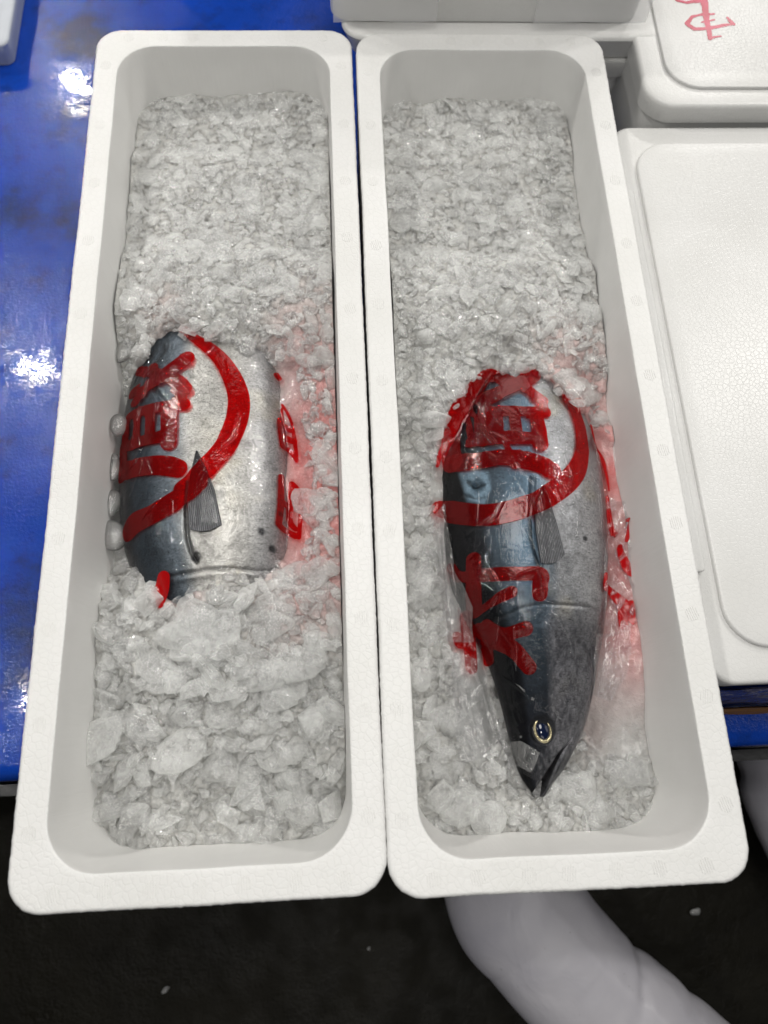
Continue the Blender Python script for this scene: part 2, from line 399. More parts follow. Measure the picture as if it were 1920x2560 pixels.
def field(fr, ctrl, sig=.035):
    num = 0; den = 0
    for (x, y, d) in ctrl:
        q = fr.loc(x, y, -d); k = np.exp(-(((GU-q[0])**2+(GV-q[1])**2)/(2*sig*sig)))+1e-6/(((GU-q[0])**2+(GV-q[1])**2)+.01)
        num = num+k*(-d); den = den+k
    return num/den
ctrlA = [(300, 230, .085), (500, 230, .08), (680, 230, .08), (300, 450, .07), (500, 450, .062), (700, 450, .065), (290, 640, .055), (380, 640, .038), (520, 660, .034), (600, 700, .04),
         (660, 760, .05), (690, 850, .062), (650, 950, .078), (652, 1080, .078), (645, 850, .07), (648, 1180, .075), (700, 950, .07), (700, 1100, .075), (690, 1200, .07), (270, 740, .055), (245, 860, .11), (230, 950, .13), (235, 1100, .13), (225, 1180, .12), (340, 850, .13), (420, 900, .14), (420, 1050, .14), (550, 1000, .14),
         (560, 860, .13), (420, 1160, .14), (560, 1180, .13), (430, 1300, .075), (540, 1300, .062), (350, 1330, .08), (300, 1350, .075), (250, 1400, .085), (450, 1420, .06), (650, 1350, .065), (600, 1500, .08), (400, 1550, .085),
         (250, 1550, .095), (700, 1550, .09), (300, 1750, .12), (500, 1750, .12), (700, 1750, .12), (250, 1850, .13), (500, 1850, .13), (730, 1850, .13)]
ctrlB = [(850, 230, .085), (1050, 230, .08), (1200, 230, .08), (870, 450, .07), (1050, 450, .065), (1240, 450, .08), (870, 650, .055), (1000, 680, .045), (1100, 690, .04), (1250, 700, .06),
         (1000, 770, .05), (920, 850, .07), (1190, 760, .055), (1270, 800, .075), (1290, 900, .095), (880, 1000, .088), (895, 1150, .095), (910, 1300, .10), (960, 1450, .11), (930, 1600, .12), (1000, 1700, .125),
         (1200, 1790, .125), (1350, 1750, .125), (1400, 1600, .12), (1350, 1450, .10), (1430, 1430, .092), (1400, 1300, .09), (1370, 1150, .088), (1340, 1000, .088), (1120, 900, .14), (1120, 1000, .14), (1120, 1200, .14), (1200, 1050, .14), (1200, 1250, .14), (1150, 1400, .15), (1170, 1550, .15), (1170, 1640, .145)]

# ------------------------------------------------------------------ fish
def outline(fr, L, R, zeq, vs):
    l = fr.locs(L, zeq); r = fr.locs(R, zeq)
    l = l[np.argsort(l[:, 1])]; r = r[np.argsort(r[:, 1])]
    ul = np.interp(vs, l[:, 1], l[:, 0]); ur = np.interp(vs, r[:, 1], r[:, 0])
    k = np.ones(9)/9
    def sm(a): return np.convolve(np.pad(a, 4, 'edge'), k, 'valid')
    return sm(sm(ul)), sm(sm(ur))
class Fish:
    def __init__(s, fr, L, R, zc, flat, zmax=None):
        s.fr = fr; s.zeq = -.115
        tip = fr.locs([L[-1], R[-1]], s.zeq); s.v0 = tip[:, 1].min(); top = fr.locs([L[0]], s.zeq); s.v1 = top[0, 1]
        s.vs = np.linspace(s.v0, s.v1, 520)
        s.ul, s.ur = outline(fr, L, R, s.zeq, s.vs)
        s.hw = np.maximum((s.ur-s.ul)/2, .0012); s.uc = (s.ur+s.ul)/2
        s.t = s.hw*flat; s.zc = np.interp(s.vs, [a for a, b in zc], [b for a, b in zc])
    def top(s, u, v):
        hw = np.interp(v, s.vs, s.hw); uc = np.interp(v, s.vs, s.uc); t = np.interp(v, s.vs, s.t); z = np.interp(v, s.vs, s.zc)
        w = (u-uc)/hw; h = z+t*np.sqrt(np.clip(1-np.abs(w)**2.25, 0, 1))
        return np.where((np.abs(w) < 1) & (v > s.v0) & (v < s.v1), h, -1.0), w
def seg_dist(u, v, pts, rad=None):
    """distance to a polyline, minus an interpolated radius"""
    best = np.full(u.shape, 9.0)
    for i in range(len(pts)-1):
        a = pts[i][:2]; b = pts[i+1][:2]; d = b-a; L2 = max(d@d, 1e-12)
        t = np.clip(((u-a[0])*d[0]+(v-a[1])*d[1])/L2, 0, 1)
        q = np.hypot(u-a[0]-t*d[0], v-a[1]-t*d[1])
        if rad is not None: q = q-(rad[i]+(rad[i+1]-rad[i])*t)
        best = np.minimum(best, q)
    return best
def poly_sdf(u, v, pts):
    n = len(pts); dmin = np.full(u.shape, 9.0); ins = np.zeros(u.shape, bool)
    for i in range(n):
        a = pts[i][:2]; b = pts[(i+1) % n][:2]; d = b-a; t = np.clip(((u-a[0])*d[0]+(v-a[1])*d[1])/max(d@d, 1e-12), 0, 1)
        dmin = np.minimum(dmin, np.hypot(u-a[0]-t*d[0], v-a[1]-t*d[1]))
        c = ((a[1] > v) != (b[1] > v)) & (u < (b[0]-a[0])*(v-a[1])/((b[1]-a[1]) if abs(b[1]-a[1]) > 1e-12 else 1e-12)+a[0])
        ins ^= c
    return np.where(ins, -dmin, dmin)
LA = [(470, 330), (440, 480), (400, 600), (350, 680), (310, 760), (285, 850), (268, 950), (262, 1050), (264, 1130), (275, 1200), (300, 1270), (330, 1330), (370, 1420), (420, 1520), (455, 1600)]
RA = [(500, 330), (530, 480), (560, 600), (590, 700), (610, 780), (625, 850), (632, 950), (636, 1050), (638, 1130), (630, 1200), (615, 1270), (595, 1350), (560, 1430), (520, 1520), (465, 1600)]
LB = [(1085, 330), (1080, 480), (1075, 600), (1055, 700), (1030, 770), (990, 850), (963, 930), (947, 1010), (945, 1100), (955, 1200), (975, 1280), (1005, 1345), (1035, 1400), (1060, 1450), (1082, 1520), (1100, 1590), (1113, 1645), (1126, 1678), (1141, 1704), (1152, 1716), (1167, 1722)]
RB = [(1110, 330), (1125, 480), (1135, 600), (1150, 700), (1180, 770), (1228, 850), (1265, 920), (1290, 1000), (1303, 1100), (1308, 1200), (1306, 1300), (1298, 1380), (1290, 1430), (1282, 1490), (1270, 1545), (1258, 1588), (1245, 1613), (1231, 1643), (1217, 1668), (1196, 1693), (1181, 1716), (1172, 1722)]
zprof = [(-.60, -.125), (-.42, -.12), (-.30, -.112), (-.1, -.112), (.2, -.115), (.6, -.13)]
fishA = Fish(FA, LA, RA, [(-.6, -.13), (-.25, -.112), (.0, -.112), (.3, -.118), (.6, -.13)], .64)
fishB = Fish(FB, LB, RB, zprof, .60)
def zl(s, x, y): return (s[0]+x/s[2])*.864, (s[1]+y/s[2])*.864       # zoom view -> picture view
Z1 = (200, 750, 2.37); Z2 = (1000, 800, 2.37); Z3 = (1000, 1500, 2.074); Z5 = (1240, 1660, 5.53); ZA = (280, 800, 4.366); ZR = (620, 850, 3.686); ZB = (1060, 860, 3.318); ZC = (1080, 1340, 4.1475); ZS = (1440, 900, 2.99); Z4 = (100, 1500, 2.074)
def on_fish(fish, pts, zoom=None):
    out = []
    for p in pts:
        x, y = zl(zoom, p[0], p[1]) if zoom else p[:2]
        z = -.06
        for _ in range(5):
            q = fish.fr.loc(x, y, z); h, _w = fish.top(q[0], q[1]); z = float(h) if h > -.9 else -.115
        out.append([q[0], q[1], z])
    return np.array(out)

def build_fish(fish, which, label):
    fr = fish.fr; root = fr.empty('tuna', float(fish.uc[200]), float(fish.vs[200]), -.18)
    off = np.array([fish.uc[200], fish.vs[200], -.18])
    nv, nt = 560, 220; vs = np.linspace(fish.v0, fish.v1, nv)
    th = np.linspace(0, math.pi, nt)           # top surface, left (dorsal) -> right (belly)
    wcol = -np.cos(th)
    hw = np.interp(vs, fish.vs, fish.hw); uc = np.interp(vs, fish.vs, fish.uc)
    Wg = np.tile(wcol, (nv, 1)); Vg = np.tile(vs[:, None], (1, nt)); Ug = uc[:, None]+hw[:, None]*Wg
    Zg, _ = fish.top(uc[:, None]+hw[:, None]*Wg*.99999, Vg+0*Wg); Zc = np.interp(vs, fish.vs, fish.zc)[:, None]
    Zg = np.where(Zg < -.9, Zc, Zg)
    edge = np.sqrt(np.clip(1-Wg**2, 0, 1))
    dz = np.zeros_like(Zg)
    # colour: blue-black back, steel flank, silver belly
    wn = Wg+.05*fbm(Ug*30, Vg*9, 3, 5)
    def mixc(a, b, t): return a*(1-t[..., None])+np.array(b)*t[..., None]
    col = np.zeros(Zg.shape+(3,))+np.array((.006, .008, .014))
    if which == 'B':
        col = mixc(col, (.045, .065, .085), sstep(-.68, -.48, wn)*sstep(-.42, -.26, Vg+0*wn+.0))
        col = mixc(col, (.13, .20, .27), sstep(-.52, -.10, wn)*sstep(-.33, -.18, Vg))
        col = mixc(col, (.30, .305, .315), sstep(.0, .24, wn)*(.55+.45*sstep(-.4, -.25, Vg)))
        col = mixc(col, (.46, .46, .47), sstep(.35, .7, wn)*sstep(-.36, -.24, Vg))
        shine = .5+.25*sstep(-.4, .2, wn)*sstep(-.40, -.28, Vg)
    else:
        col = mixc(col, (.03, .043, .057), sstep(-.92, -.66, wn))
        col = mixc(col, (.13, .155, .18), sstep(-.62, -.26, wn))
        col = mixc(col, (.52, .51, .48), sstep(-.30, -.02, wn))
        col = mixc(col, (.42, .42, .425), sstep(.35, .8, wn))
        shine = .55+.25*sstep(-.5, .0, wn)*(1-.6*sstep(.3, .6, wn))
    blot = sstep(.15, .6, fbm(Ug*60, Vg*60, 4, 9)); col = col*(1-.28*blot[..., None])
    warm = sstep(.05, .5, fbm(Ug*22, Vg*22, 3, 21))*sstep(-.1, .3, wn); col = mixc(col, (.52, .48, .36), .35*warm)
    def groove(pts, zoom, width, depth, dark=.6, c=(.02, .02, .022)):
        nonlocal col, dz
        q = on_fish(fish, pts, zoom); d = seg_dist(Ug, Vg, q)
        k = np.exp(-(d/width)**2); dz = dz-depth*k; col = mixc(col, c, dark*k)
    def ridge(pts, zoom, width, depth): 
        nonlocal dz
        q = on_fish(fish, pts, zoom); d = seg_dist(Ug, Vg, q); dz = dz+depth*np.exp(-(d/width)**2)
    def spot(x, y, zoom, r, c=(.015, .015, .02), k=.9):
        nonlocal col
        q = on_fish(fish, [(x, y)], zoom)[0]; d = np.hypot(Ug-q[0], Vg-q[1])*(1+.35*fbm(Ug*300, Vg*300, 2, 3)); t = k*(1-sstep(r*.45, r, d)); col = mixc(col, c, t)
    def area(pts, zoom, c, k, soft=.004):
        nonlocal col
        q = on_fish(fish, pts, zoom); d = poly_sdf(Ug, Vg, q); col = mixc(col, c, k*(1-sstep(-soft, soft, d)))
    if which == 'B':
        col = col*(.30+.50*sstep(-.62, -.5, wn)+.25*sstep(-.15, .2, wn))[..., None]
        # gill cover edge, cheek plates, jaw
        arc = [(815, 1490), (870, 1420), (930, 1400), (1010, 1410), (1100, 1340)]
        groove([(470, 1840), (600, 1760), (740, 1700), (860, 1680), (1000, 1690), (1130, 1700), (1180, 1720)], Z2, .0016, .0016, .45)
        groove([(820, 1490), (845, 1560), (850, 1640)], Z2, .0018, .0010, .3)
        groove([(560, 560), (640, 520), (720, 500), (800, 540), (860, 590), (900, 640)], Z3, .0030, .0005, .35)
        groove([(920, 215), (975, 260), (1000, 330), (1005, 420), (990, 500), (985, 560)], Z3, .0016, .0018, .5)
        groove([(800, 850), (850, 740), (1000, 760), (1130, 800), (1100, 900), (1100, 1050)], Z5, .0006, .0010, .4)
        ridge([(850, 760), (1000, 765), (1120, 820), (1100, 960)], Z5, .0009, .0008)
        groove([(950, 1160), (1060, 1010), (1050, 960), (960, 945)], Z5, .0007, .0009, .6)
        groove([(520, 1230), (600, 1235), (660, 1245)], Z5, .0009, .0016, .9)
        spot(370, 1175, Z5, .0035); spot(340, 1010, Z5, .0016, (.45, .45, .45), .6)
        ridge([(300, 900), (340, 940), (350, 1000), (320, 1070)], Z5, .0008, .0009)
        # mouth
        jaw = [(560, 1850), (610, 1740), (680, 1600), (740, 1490), (795, 1390), (850, 1280), (930, 1165), (1040, 1050)]
        q = on_fish(fish, jaw, Z5); d = seg_dist(Ug, Vg, q); wj = np.interp(Vg, [q[0][1], q[1][1], q[3][1], q[5][1], q[-1][1]], [.0042, .0040, .0026, .0014, .0007])
        k = np.exp(-(d/wj)**4); dz = dz-k*np.interp(Vg, [q[0][1], q[5][1], q[-1][1]], [.032, .008, .0015]); col = mixc(col, (.006, .005, .006), .96*k)
        area([(600, 1780), (640, 1850), (720, 1760), (760, 1600), (850, 1350), (930, 1180), (1110, 1010), (1200, 1000), (1000, 1350), (900, 1520), (720, 1800)], Z5, (.22, .22, .24), .6, .0015)
        k = np.exp(-(d/wj)**4); col = mixc(col, (.006, .005, .006), .96*k)
        ridge([(700, 1730), (790, 1560), (880, 1400), (960, 1230)], Z5, .0035, .0028)
        # dark head with a paler mottled gill cover
        hd = sstep(-.335, -.40, Vg)
        mot = .5+.5*fbm(Ug*330, Vg*150, 4, 31); pale_gill = sstep(-.15, .12, wn)*sstep(-.455, -.425, Vg)*(1-sstep(-.31, -.26, Vg))
        col = mixc(col, (.16, .158, .172), .85*pale_gill); col = mixc(col, (.05, .051, .06), .55*pale_gill*sstep(.50, .30, mot)); col = mixc(col, (.30, .295, .32), .45*pale_gill*sstep(.58, .78, mot))
        dkh = sstep(-.425, -.45, Vg)*sstep(-.6, -.1, wn); col = mixc(col, (.05, .051, .057), .8*dkh); col = mixc(col, (.14, .138, .148), .7*dkh*sstep(.52, .75, mot)); col = mixc(col, (.012, .013, .017), .7*dkh*sstep(.48, .3, mot))
        q = on_fish(fish, [(650, 915)], Z5)[0]; de = np.hypot((Ug-q[0])*1.15, Vg-q[1]); col = mixc(col, (.012, .013, .016), .85*(1-sstep(.016, .021, de))); dz = dz-.0022*(1-sstep(.012, .019, de))
        q2 = on_fish(fish, [(460, 980)], Z2)[0]; dd = np.hypot((Ug-q2[0])*1.2, Vg-q2[1])
        area([(345, 900), (420, 890), (520, 900), (540, 1000), (500, 1090), (400, 1080)], Z2, (.22, .33, .42), .6, .003); dz = dz-.006*np.exp(-(dd/.007)**2)*(1+fbm(Ug*120, Vg*120, 3, 3))+.004*fbm(Ug*70, Vg*50, 3, 61)*np.exp(-(dd/.018)**2)
        groove([(400, 960), (440, 985), (500, 975)], Z2, .0018, .003, .8); groove([(380, 1040), (440, 1060), (500, 1050)], Z2, .0012, .002, .6); spot(1097, 1293, Z2, .0045)
        groove([(790, 940), (785, 1150), (790, 1300), (830, 1440)], Z2, .0040, .0045, .45)  # groove beside the fin, its shadow also darkened into the skin colour
    else:
        groove([(640, 1080), (628, 1250), (632, 1400), (655, 1490), (690, 1550)], Z1, .0022, .0055, .7)
        groove([(480, 1650), (620, 1620), (760, 1595), (900, 1590), (1050, 1605), (1180, 1600)], Z1, .0016, .0020, .55)
        ridge([(480, 1690), (620, 1655), (760, 1630), (900, 1620), (1050, 1635)], Z1, .003, .0016)
        spot(690, 1520, Z1, .0075, (.02, .02, .022), .85)
        for (x, y, r) in ((1077, 1372, .0055), (1137, 1475, .0060)): spot(x, y, Z1, r)
        spot(305, 1610, ZR, .0045)
        groove([(1020, 830), (1045, 870)], Z1, .0008, .0003, .8)
        # irregular dark folds of the back seen through the film
        fo = sstep(.02, .35, fbm(Ug*120+.05*np.sin(Vg*60)*30, Vg*16, 4, 71))*sstep(-.98, -.85, Wg)*(1-sstep(-.42, -.25, Wg))*sstep(-.06, .02, Vg)
        col = mixc(col, (.02, .025, .032), .75*fo); dz = dz-.0022*fo
    # ribs and dents so the side is never a perfect ellipse
    dz = dz+.0016*fbm(Ug*18, Vg*10, 3, 17)*edge+.0007*fbm(Ug*70, Vg*70, 3, 23)*edge
    top = np.stack([Ug, Vg, Zg+dz*np.clip(edge*1.6, 0, 1)], -1)
    nb = 24; thb = np.linspace(math.pi, 2*math.pi, nb+2)[1:-1]; wb = -np.cos(thb)
    t = np.interp(vs, fish.vs, fish.t)*.9
    bot = np.stack([uc[:, None]+hw[:, None]*wb, np.tile(vs[:, None], (1, nb)), np.maximum(Zc+t[:, None]*np.sin(thb), -.193)], -1)
    V = np.concatenate([top, bot], 1).reshape(-1, 3)-off
    cb = np.tile(np.array((.3, .3, .3)), (nv, nb, 1)); CC = np.concatenate([col, cb], 1).reshape(-1, 3)
    SH = np.concatenate([shine+0*Wg, np.full((nv, nb), .3)], 1).ravel()
    n = nt+nb; Fc = gridfaces(nv, n, True)
    caps = []
    o = mesh('body', V, Fc, SKIN, root); setcol(o, CC)
    a = o.data.attributes.new('shine', 'FLOAT', 'POINT'); a.data.foreach_set('value', SH.astype(np.float32))
    tag(root, label, 'fish', 'tuna packed in ice')
    return root, off
rootA, offA = build_fish(fishA, 'A', 'silver tuna in the left box, its head and tail hidden under crushed ice')
rootB, offB = build_fish(fishB, 'B', 'whole tuna in the right box, head down with one round eye and dark snout')

def fin_mat():
    b = MB('fin_membrane'); p = b.pr((.05, .055, .065), .32); at = b.n('ShaderNodeAttribute'); at.attribute_name = 'tint'
    n = b.noise(200, 3); b.l(b.mixc(1., at.outputs['Color'], b.ramp(n.outputs[0], [(.3, .6), (.7, 1.2)]), 'MULTIPLY'), p.inputs['Base Color'])
    return b.end(p.outputs[0])
FIN = fin_mat()
def fin(fish, root, off, Lp, Rp, zoom, nray, zoff=.003):
    L = on_fish(fish, Lp, zoom); R = on_fish(fish, Rp, zoom)
    na, nb = nray*8+1, 90
    def along(Q, b):
        s = np.r_[0, np.cumsum(np.linalg.norm(np.diff(Q[:, :2], axis=0), axis=1))]; s /= s[-1]
        return np.stack([np.interp(b, s, Q[:, 0]), np.interp(b, s, Q[:, 1])], -1)
    b = np.linspace(0, 1, nb); a = np.linspace(0, 1, na)
    l = along(L, b); r = along(R, b); UV = l[:, None]*(1-a[None, :, None])+r[:, None]*a[None, :, None]
    UV[..., 1] -= .006*np.sin(a*math.pi)[None, :]*(1-b[:, None])*1.0
    z, _ = fish.top(UV[..., 0], UV[..., 1])
    ray = np.abs(np.sin(a*math.pi*nray))[None, :]*np.ones((nb, 1))
    z = z+zoff+.0011*ray+.0016*np.sin(a*math.pi)[None, :]
    V = np.stack([UV[..., 0], UV[..., 1], z], -1)
    ed = .10+.9*ray; c = (np.array((.16, .165, .18))*ed[..., None]**1.5+.012)*(1-.45*b[:, None, None])
    Vb = V.copy(); Vb[..., 2] -= .0022
    o = mesh('pectoral_fin', np.concatenate([V.reshape(-1, 3), Vb.reshape(-1, 3)])-off, np.concatenate([gridfaces(nb, na), gridfaces(nb, na)[:, ::-1]+nb*na]), FIN, root)
    setcol(o, np.concatenate([c.reshape(-1, 3)]*2))
fin(fishA, rootA, offA, [(650, 1360), (640, 1200), (655, 1040), (690, 902)], [(842, 1335), (800, 1130), (750, 1000), (700, 902)], Z1, 15)
fin(fishB, rootB, offB, [(830, 1440), (800, 1250), (795, 1100), (838, 985)], [(975, 1390), (925, 1200), (880, 1060), (846, 985)], Z2, 15)
FINB = [[(650, 1360), (640, 1200), (655, 1040), (690, 902), (750, 1000), (800, 1130), (842, 1335)], [(830, 1440), (800, 1250), (795, 1100), (838, 985), (880, 1060), (925, 1200), (975, 1390)]]
# eye
def eye():
    q = on_fish(fishB, [(650, 915)], Z5)[0]; z = q[2]-.0035
    def cap(name, rx, ry, h, zo, mat, par, ring=None, flat=False):
        n, m = 48, 16; V = []
        for i in range(m+1):
            r = (i/m if ring is None else ring+(1-ring)*i/m)
            for k in range(n):
                a = 2*math.pi*k/n; V.append((q[0]-off[0]+rx*r*math.cos(a)-.0012*r*math.sin(a), q[1]-off[1]+ry*r*math.sin(a), z-off[2]+zo+h*math.sqrt(max(0, 1-r*r)) if ring is None else z-off[2]+zo+h*math.sin(math.pi*(r-ring)/(1-ring))))
        return mesh(name, np.array(V), gridfaces(m+1, n, True), mat, par)
    off = offB
    b = MB('eye_gold'); p = b.pr((.50, .43, .24), .22); p.inputs['Metallic'].default_value = .75
    n = b.noise(400, 3); b.l(b.ramp(n.outputs[0], [(.3, (.30, .26, .15)), (.7, (.72, .64, .42))]), p.inputs['Base Color']); gold = b.end(p.outputs[0])
    pup = plain('eye_pupil', (.004, .008, .028), .08); dk = plain('eye_socket', (.015, .016, .02), .25)
    e = cap('eye', .0125, .0165, .0030, -.0005, dk, rootB)
    e2 = cap('iris', .0108, .0145, .0018, .0018, gold, e, ring=.70)
    e3 = cap('pupil', .0080, .0110, .0030, .0012, pup, e)
eye()

# ------------------------------------------------------------------ ice bed
def ice_base(fr, ctrl, fish, seed):
    H = field(fr, ctrl); top, _ = fish.top(GU, GV)
    H = H+.010*fbm(GU*13, GV*13, 3, seed)+.005*fbm(GU*42, GV*42, 3, seed+9)
    return H, top
def stamp_ice(H, n, rmin, rmax, seed, keep=None, flat=.42, rise=.5):
    rs = np.random.default_rng(seed); Hn = H.copy()
    for _ in range(n):
        u = rs.uniform(-UH, UH); v = rs.uniform(-VH, VH)
        r = rmin*(rmax/rmin)**(rs.random()**1.6)
        if keep is not None and not keep(u, v, r, rs): continue
        i0 = max(0, int((u-r+UH)/GS)); i1 = min(len(gu), int((u+r+UH)/GS)+2); j0 = max(0, int((v-r+VH)/GS)); j1 = min(len(gv), int((v+r+VH)/GS)+2)
        if i1-i0 < 3 or j1-j0 < 3: continue
        X = GU[j0:j1, i0:i1]-u; Y = GV[j0:j1, i0:i1]-v
        k = rs.integers(5, 8); a0 = rs.uniform(0, 6.28); h = np.full(X.shape, r*flat*1.0)+ (X*rs.normal(0, .22)+Y*rs.normal(0, .22))
        for q in range(k):
            a = a0+2*math.pi*q/k+rs.normal(0, .25); dist = r*rs.uniform(.62, 1.0); sl = rs.uniform(.7, 1.8)
            h = np.minimum(h, (dist-(X*math.cos(a)+Y*math.sin(a)))*sl-r*.15)
        c = float(sample(H, u, v)); z = c+h-r*flat*(1-rise)
        Hn[j0:j1, i0:i1] = np.maximum(Hn[j0:j1, i0:i1], np.where(h > -r*.1, z, -9))
    return Hn
def vkeep(lo, hi, inv=False): return lambda u, v, r, rs: lo < v+rs.normal(0, .03) < hi
OUTA = [[(560, 800), (638, 800), (656, 930), (664, 1080), (664, 1160), (645, 1215), (560, 1200)]]
OUTB = [[(1270, 900), (1330, 960), (1480, 1200), (1520, 1450), (1440, 1640), (1330, 1620), (1290, 1560), (1270, 1500)], [(1060, 805), (1005, 865), (957, 955), (943, 1040), (970, 1100), (1070, 900)], [(935, 1080), (942, 1000), (965, 980), (960, 1120), (1060, 1400), (1090, 1600), (1040, 1640), (1005, 1560), (982, 1400), (950, 1200)]]
COVA = [[(150, 250), (150, 820), (262, 800), (300, 755), (345, 715), (385, 690), (420, 712), (470, 738), (520, 742), (555, 722), (600, 735), (625, 775), (655, 800), (800, 760), (800, 250)],
        [(130, 1160), (262, 1215), (290, 1270), (325, 1290), (345, 1340), (395, 1335), (430, 1290), (480, 1262), (525, 1275), (560, 1243), (600, 1236), (640, 1195), (700, 1200), (800, 1200), (800, 1600), (130, 1600)]]
COVB = [[(800, 250), (800, 1000), (925, 960), (955, 890), (1000, 830), (1040, 790), (1090, 765), (1140, 780), (1180, 790), (1215, 830), (1255, 865), (1290, 850), (1420, 860), (1420, 250)]]
def make_bed(fr, ctrl, fish, seed):
    H0, top = ice_base(fr, ctrl, fish, seed)
    for o in (COVA if fr is FA else COVB):
        k = 1-sstep(-.004, .010, poly_sdf(GU, GV, np.array([fr.loc(x, y, -.05)[:2] for x, y in o]))+.016*fbm(GU*42, GV*42, 4, seed+31))
        H0 = np.where(top > -.9, np.maximum(H0, np.minimum((top+.010+.010*fbm(GU*38, GV*38, 3, seed+33)), -.022)*k+H0*(1-k)), H0)
    H = stamp_ice(H0, 9000, .0035, .011, seed+1)
    H = stamp_ice(H, 900, .009, .026, seed+2, lambda u, v, r, rs: v < (-.10 if fr is FA else -.05)+rs.normal(0, .05))
    H = stamp_ice(H, 350, .006, .013, seed+3)
    def bl(A, k):
        ker = np.ones(k)/k; A = np.apply_along_axis(lambda m: np.convolve(np.pad(m, k//2, 'edge'), ker, 'valid'), 0, A)
        return np.apply_along_axis(lambda m: np.convolve(np.pad(m, k//2, 'edge'), ker, 'valid'), 1, A)
    far = sstep(.05, .26, GV)*.88
    H = H*(1-far)+bl(bl(H, 7), 5)*far+.0012*far*fbm(GU*110, GV*110, 4, seed+15)
    H = H+.0009*fbm(GU*260, GV*260, 3, seed+5)
    Zw = -DEP+.003
    for o in (OUTA if fr is FA else OUTB):
        k = 1-sstep(-.004, .006, poly_sdf(GU, GV, np.array([fr.loc(x, y, -.08)[:2] for x, y in o]))); H = H*(1-k)+(H0-.003)*k
    return H0, np.maximum(H, Zw), top
HA0, HA, TA = make_bed(FA, ctrlA, fishA, 40)
HB0, HB, TB = make_bed(FB, ctrlB, fishB, 80)
def ibase(t=1.): return np.array((.53, .53, .515))*t
def tint_field(fr, glow_blobs):
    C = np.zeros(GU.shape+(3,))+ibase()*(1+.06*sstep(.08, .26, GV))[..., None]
    for (x, y, r, k) in glow_blobs:  # pink glow of the red print, painted into the ice colour
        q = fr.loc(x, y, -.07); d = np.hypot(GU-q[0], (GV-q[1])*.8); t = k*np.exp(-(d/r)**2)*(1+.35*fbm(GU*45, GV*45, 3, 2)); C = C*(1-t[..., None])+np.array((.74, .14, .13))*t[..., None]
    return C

# chunk meshes scattered over the bed, joined with it
def chunk_lib(n, seed, sub=1, rough=.10):
    import bmesh
    lib = []; rs = np.random.default_rng(seed)
    for k in range(n):
        bm = bmesh.new(); m = rs.integers(9, 15)
        for p in rs.normal(size=(m, 3)):
            p = p/np.linalg.norm(p)*rs.uniform(.75, 1.); bm.verts.new((p[0], p[1]*rs.uniform(.7, 1.), p[2]*.62))
        r_ = bmesh.ops.convex_hull(bm, input=bm.verts); bmesh.ops.delete(bm, geom=[g for g in r_['geom_interior'] if isinstance(g, bmesh.types.BMVert)], context='VERTS')
        bmesh.ops.triangulate(bm, faces=bm.faces)
        if sub > 0: bmesh.ops.subdivide_edges(bm, edges=list(bm.edges), cuts=sub, smooth=.14, use_grid_fill=True)
        bmesh.ops.triangulate(bm, faces=bm.faces)
        for v in bm.verts: v.co *= 1+rough*rs.normal()
        bm.verts.index_update()
        lib.append((np.array([v.co[:] for v in bm.verts]), np.array([[v.index for v in f.verts] for f in bm.faces]))); bm.free()
    return lib
LIB = chunk_lib(26, 5, 1, .035)+chunk_lib(40, 9, -1, 0)
def rotm(a, b, c):
    return np.array(Matrix.Rotation(a, 3, 'Z') @ Matrix.Rotation(b, 3, 'X') @ Matrix.Rotation(c, 3, 'Y'))
def scatter(fr, H, top, n, seed, dens, size, allow):
    rs = np.random.default_rng(seed); VV, FF, MI = [], [], []; b0 = 0
    for _ in range(n):
        u = rs.uniform(-UH+.004, UH-.004); v = rs.uniform(-VH+.004, VH-.004)
        if rs.random() > dens(u, v): continue
        z = float(sample(H, u, v)); vj = v+rs.normal(0, .055); s = size(u, vj, rs)
        if rs.random() < (.14 if vj < .16 else .10): s *= 2.1
        if not allow(u, v, z, s): continue
        li = rs.integers(len(LIB)); V, Fc = LIB[li]
        tl = .35 if vj < .12 else .16; M = rotm(rs.uniform(0, 6.3), rs.normal(0, tl), rs.normal(0, tl)); q = (V*s*np.array((1, rs.uniform(.55, 1.), rs.uniform(.5, .9)*(1 if vj < .12 else .5)))) @ M.T+np.array((u, v, z+s*(.12 if vj < .16 else .0)))
        q[:, 0] = np.clip(q[:, 0], -UH-.0, UH+.0); q[:, 1] = np.clip(q[:, 1], -VH, VH)
        VV.append(q); FF.append(Fc+b0); MI.append(np.full(len(Fc), (1 if rs.random() < .55 else 2)+(10 if li >= 26 else 0))); b0 += len(V)
    return (np.concatenate(VV), np.concatenate(FF), np.concatenate(MI)) if VV else None
def quad2tri(F): return np.concatenate([F[:, [0, 1, 2]], F[:, [0, 2, 3]]])
def build_ice(fr, H, top, seed, glow_blobs, dens, size, allow, label, n=5200):
    V = np.stack([GU, GV, H], -1).reshape(-1, 3); Fq = quad2tri(gridfaces(len(gv), len(gu)))
    C = tint_field(fr, glow_blobs)
    r_ = scatter(fr, H, top, n, seed, dens, size, allow)
    o = mesh('crushed_ice', np.concatenate([V, r_[0]]), np.concatenate([Fq, r_[1]+len(V)]), [BED, CLEAR, CLOUDY], mi=np.concatenate([np.zeros(len(Fq), int), r_[2] % 10]))
    o.data.polygons.foreach_set('use_smooth', np.concatenate([np.ones(len(Fq), bool), r_[2] < 10])); o.data.update()
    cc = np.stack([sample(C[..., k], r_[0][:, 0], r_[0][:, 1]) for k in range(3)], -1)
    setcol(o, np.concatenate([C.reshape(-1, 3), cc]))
    o.location = tuple(fr.c); o.rotation_euler = (0, 0, fr.a)
    tag(o, label, 'ice', None, 'stuff')
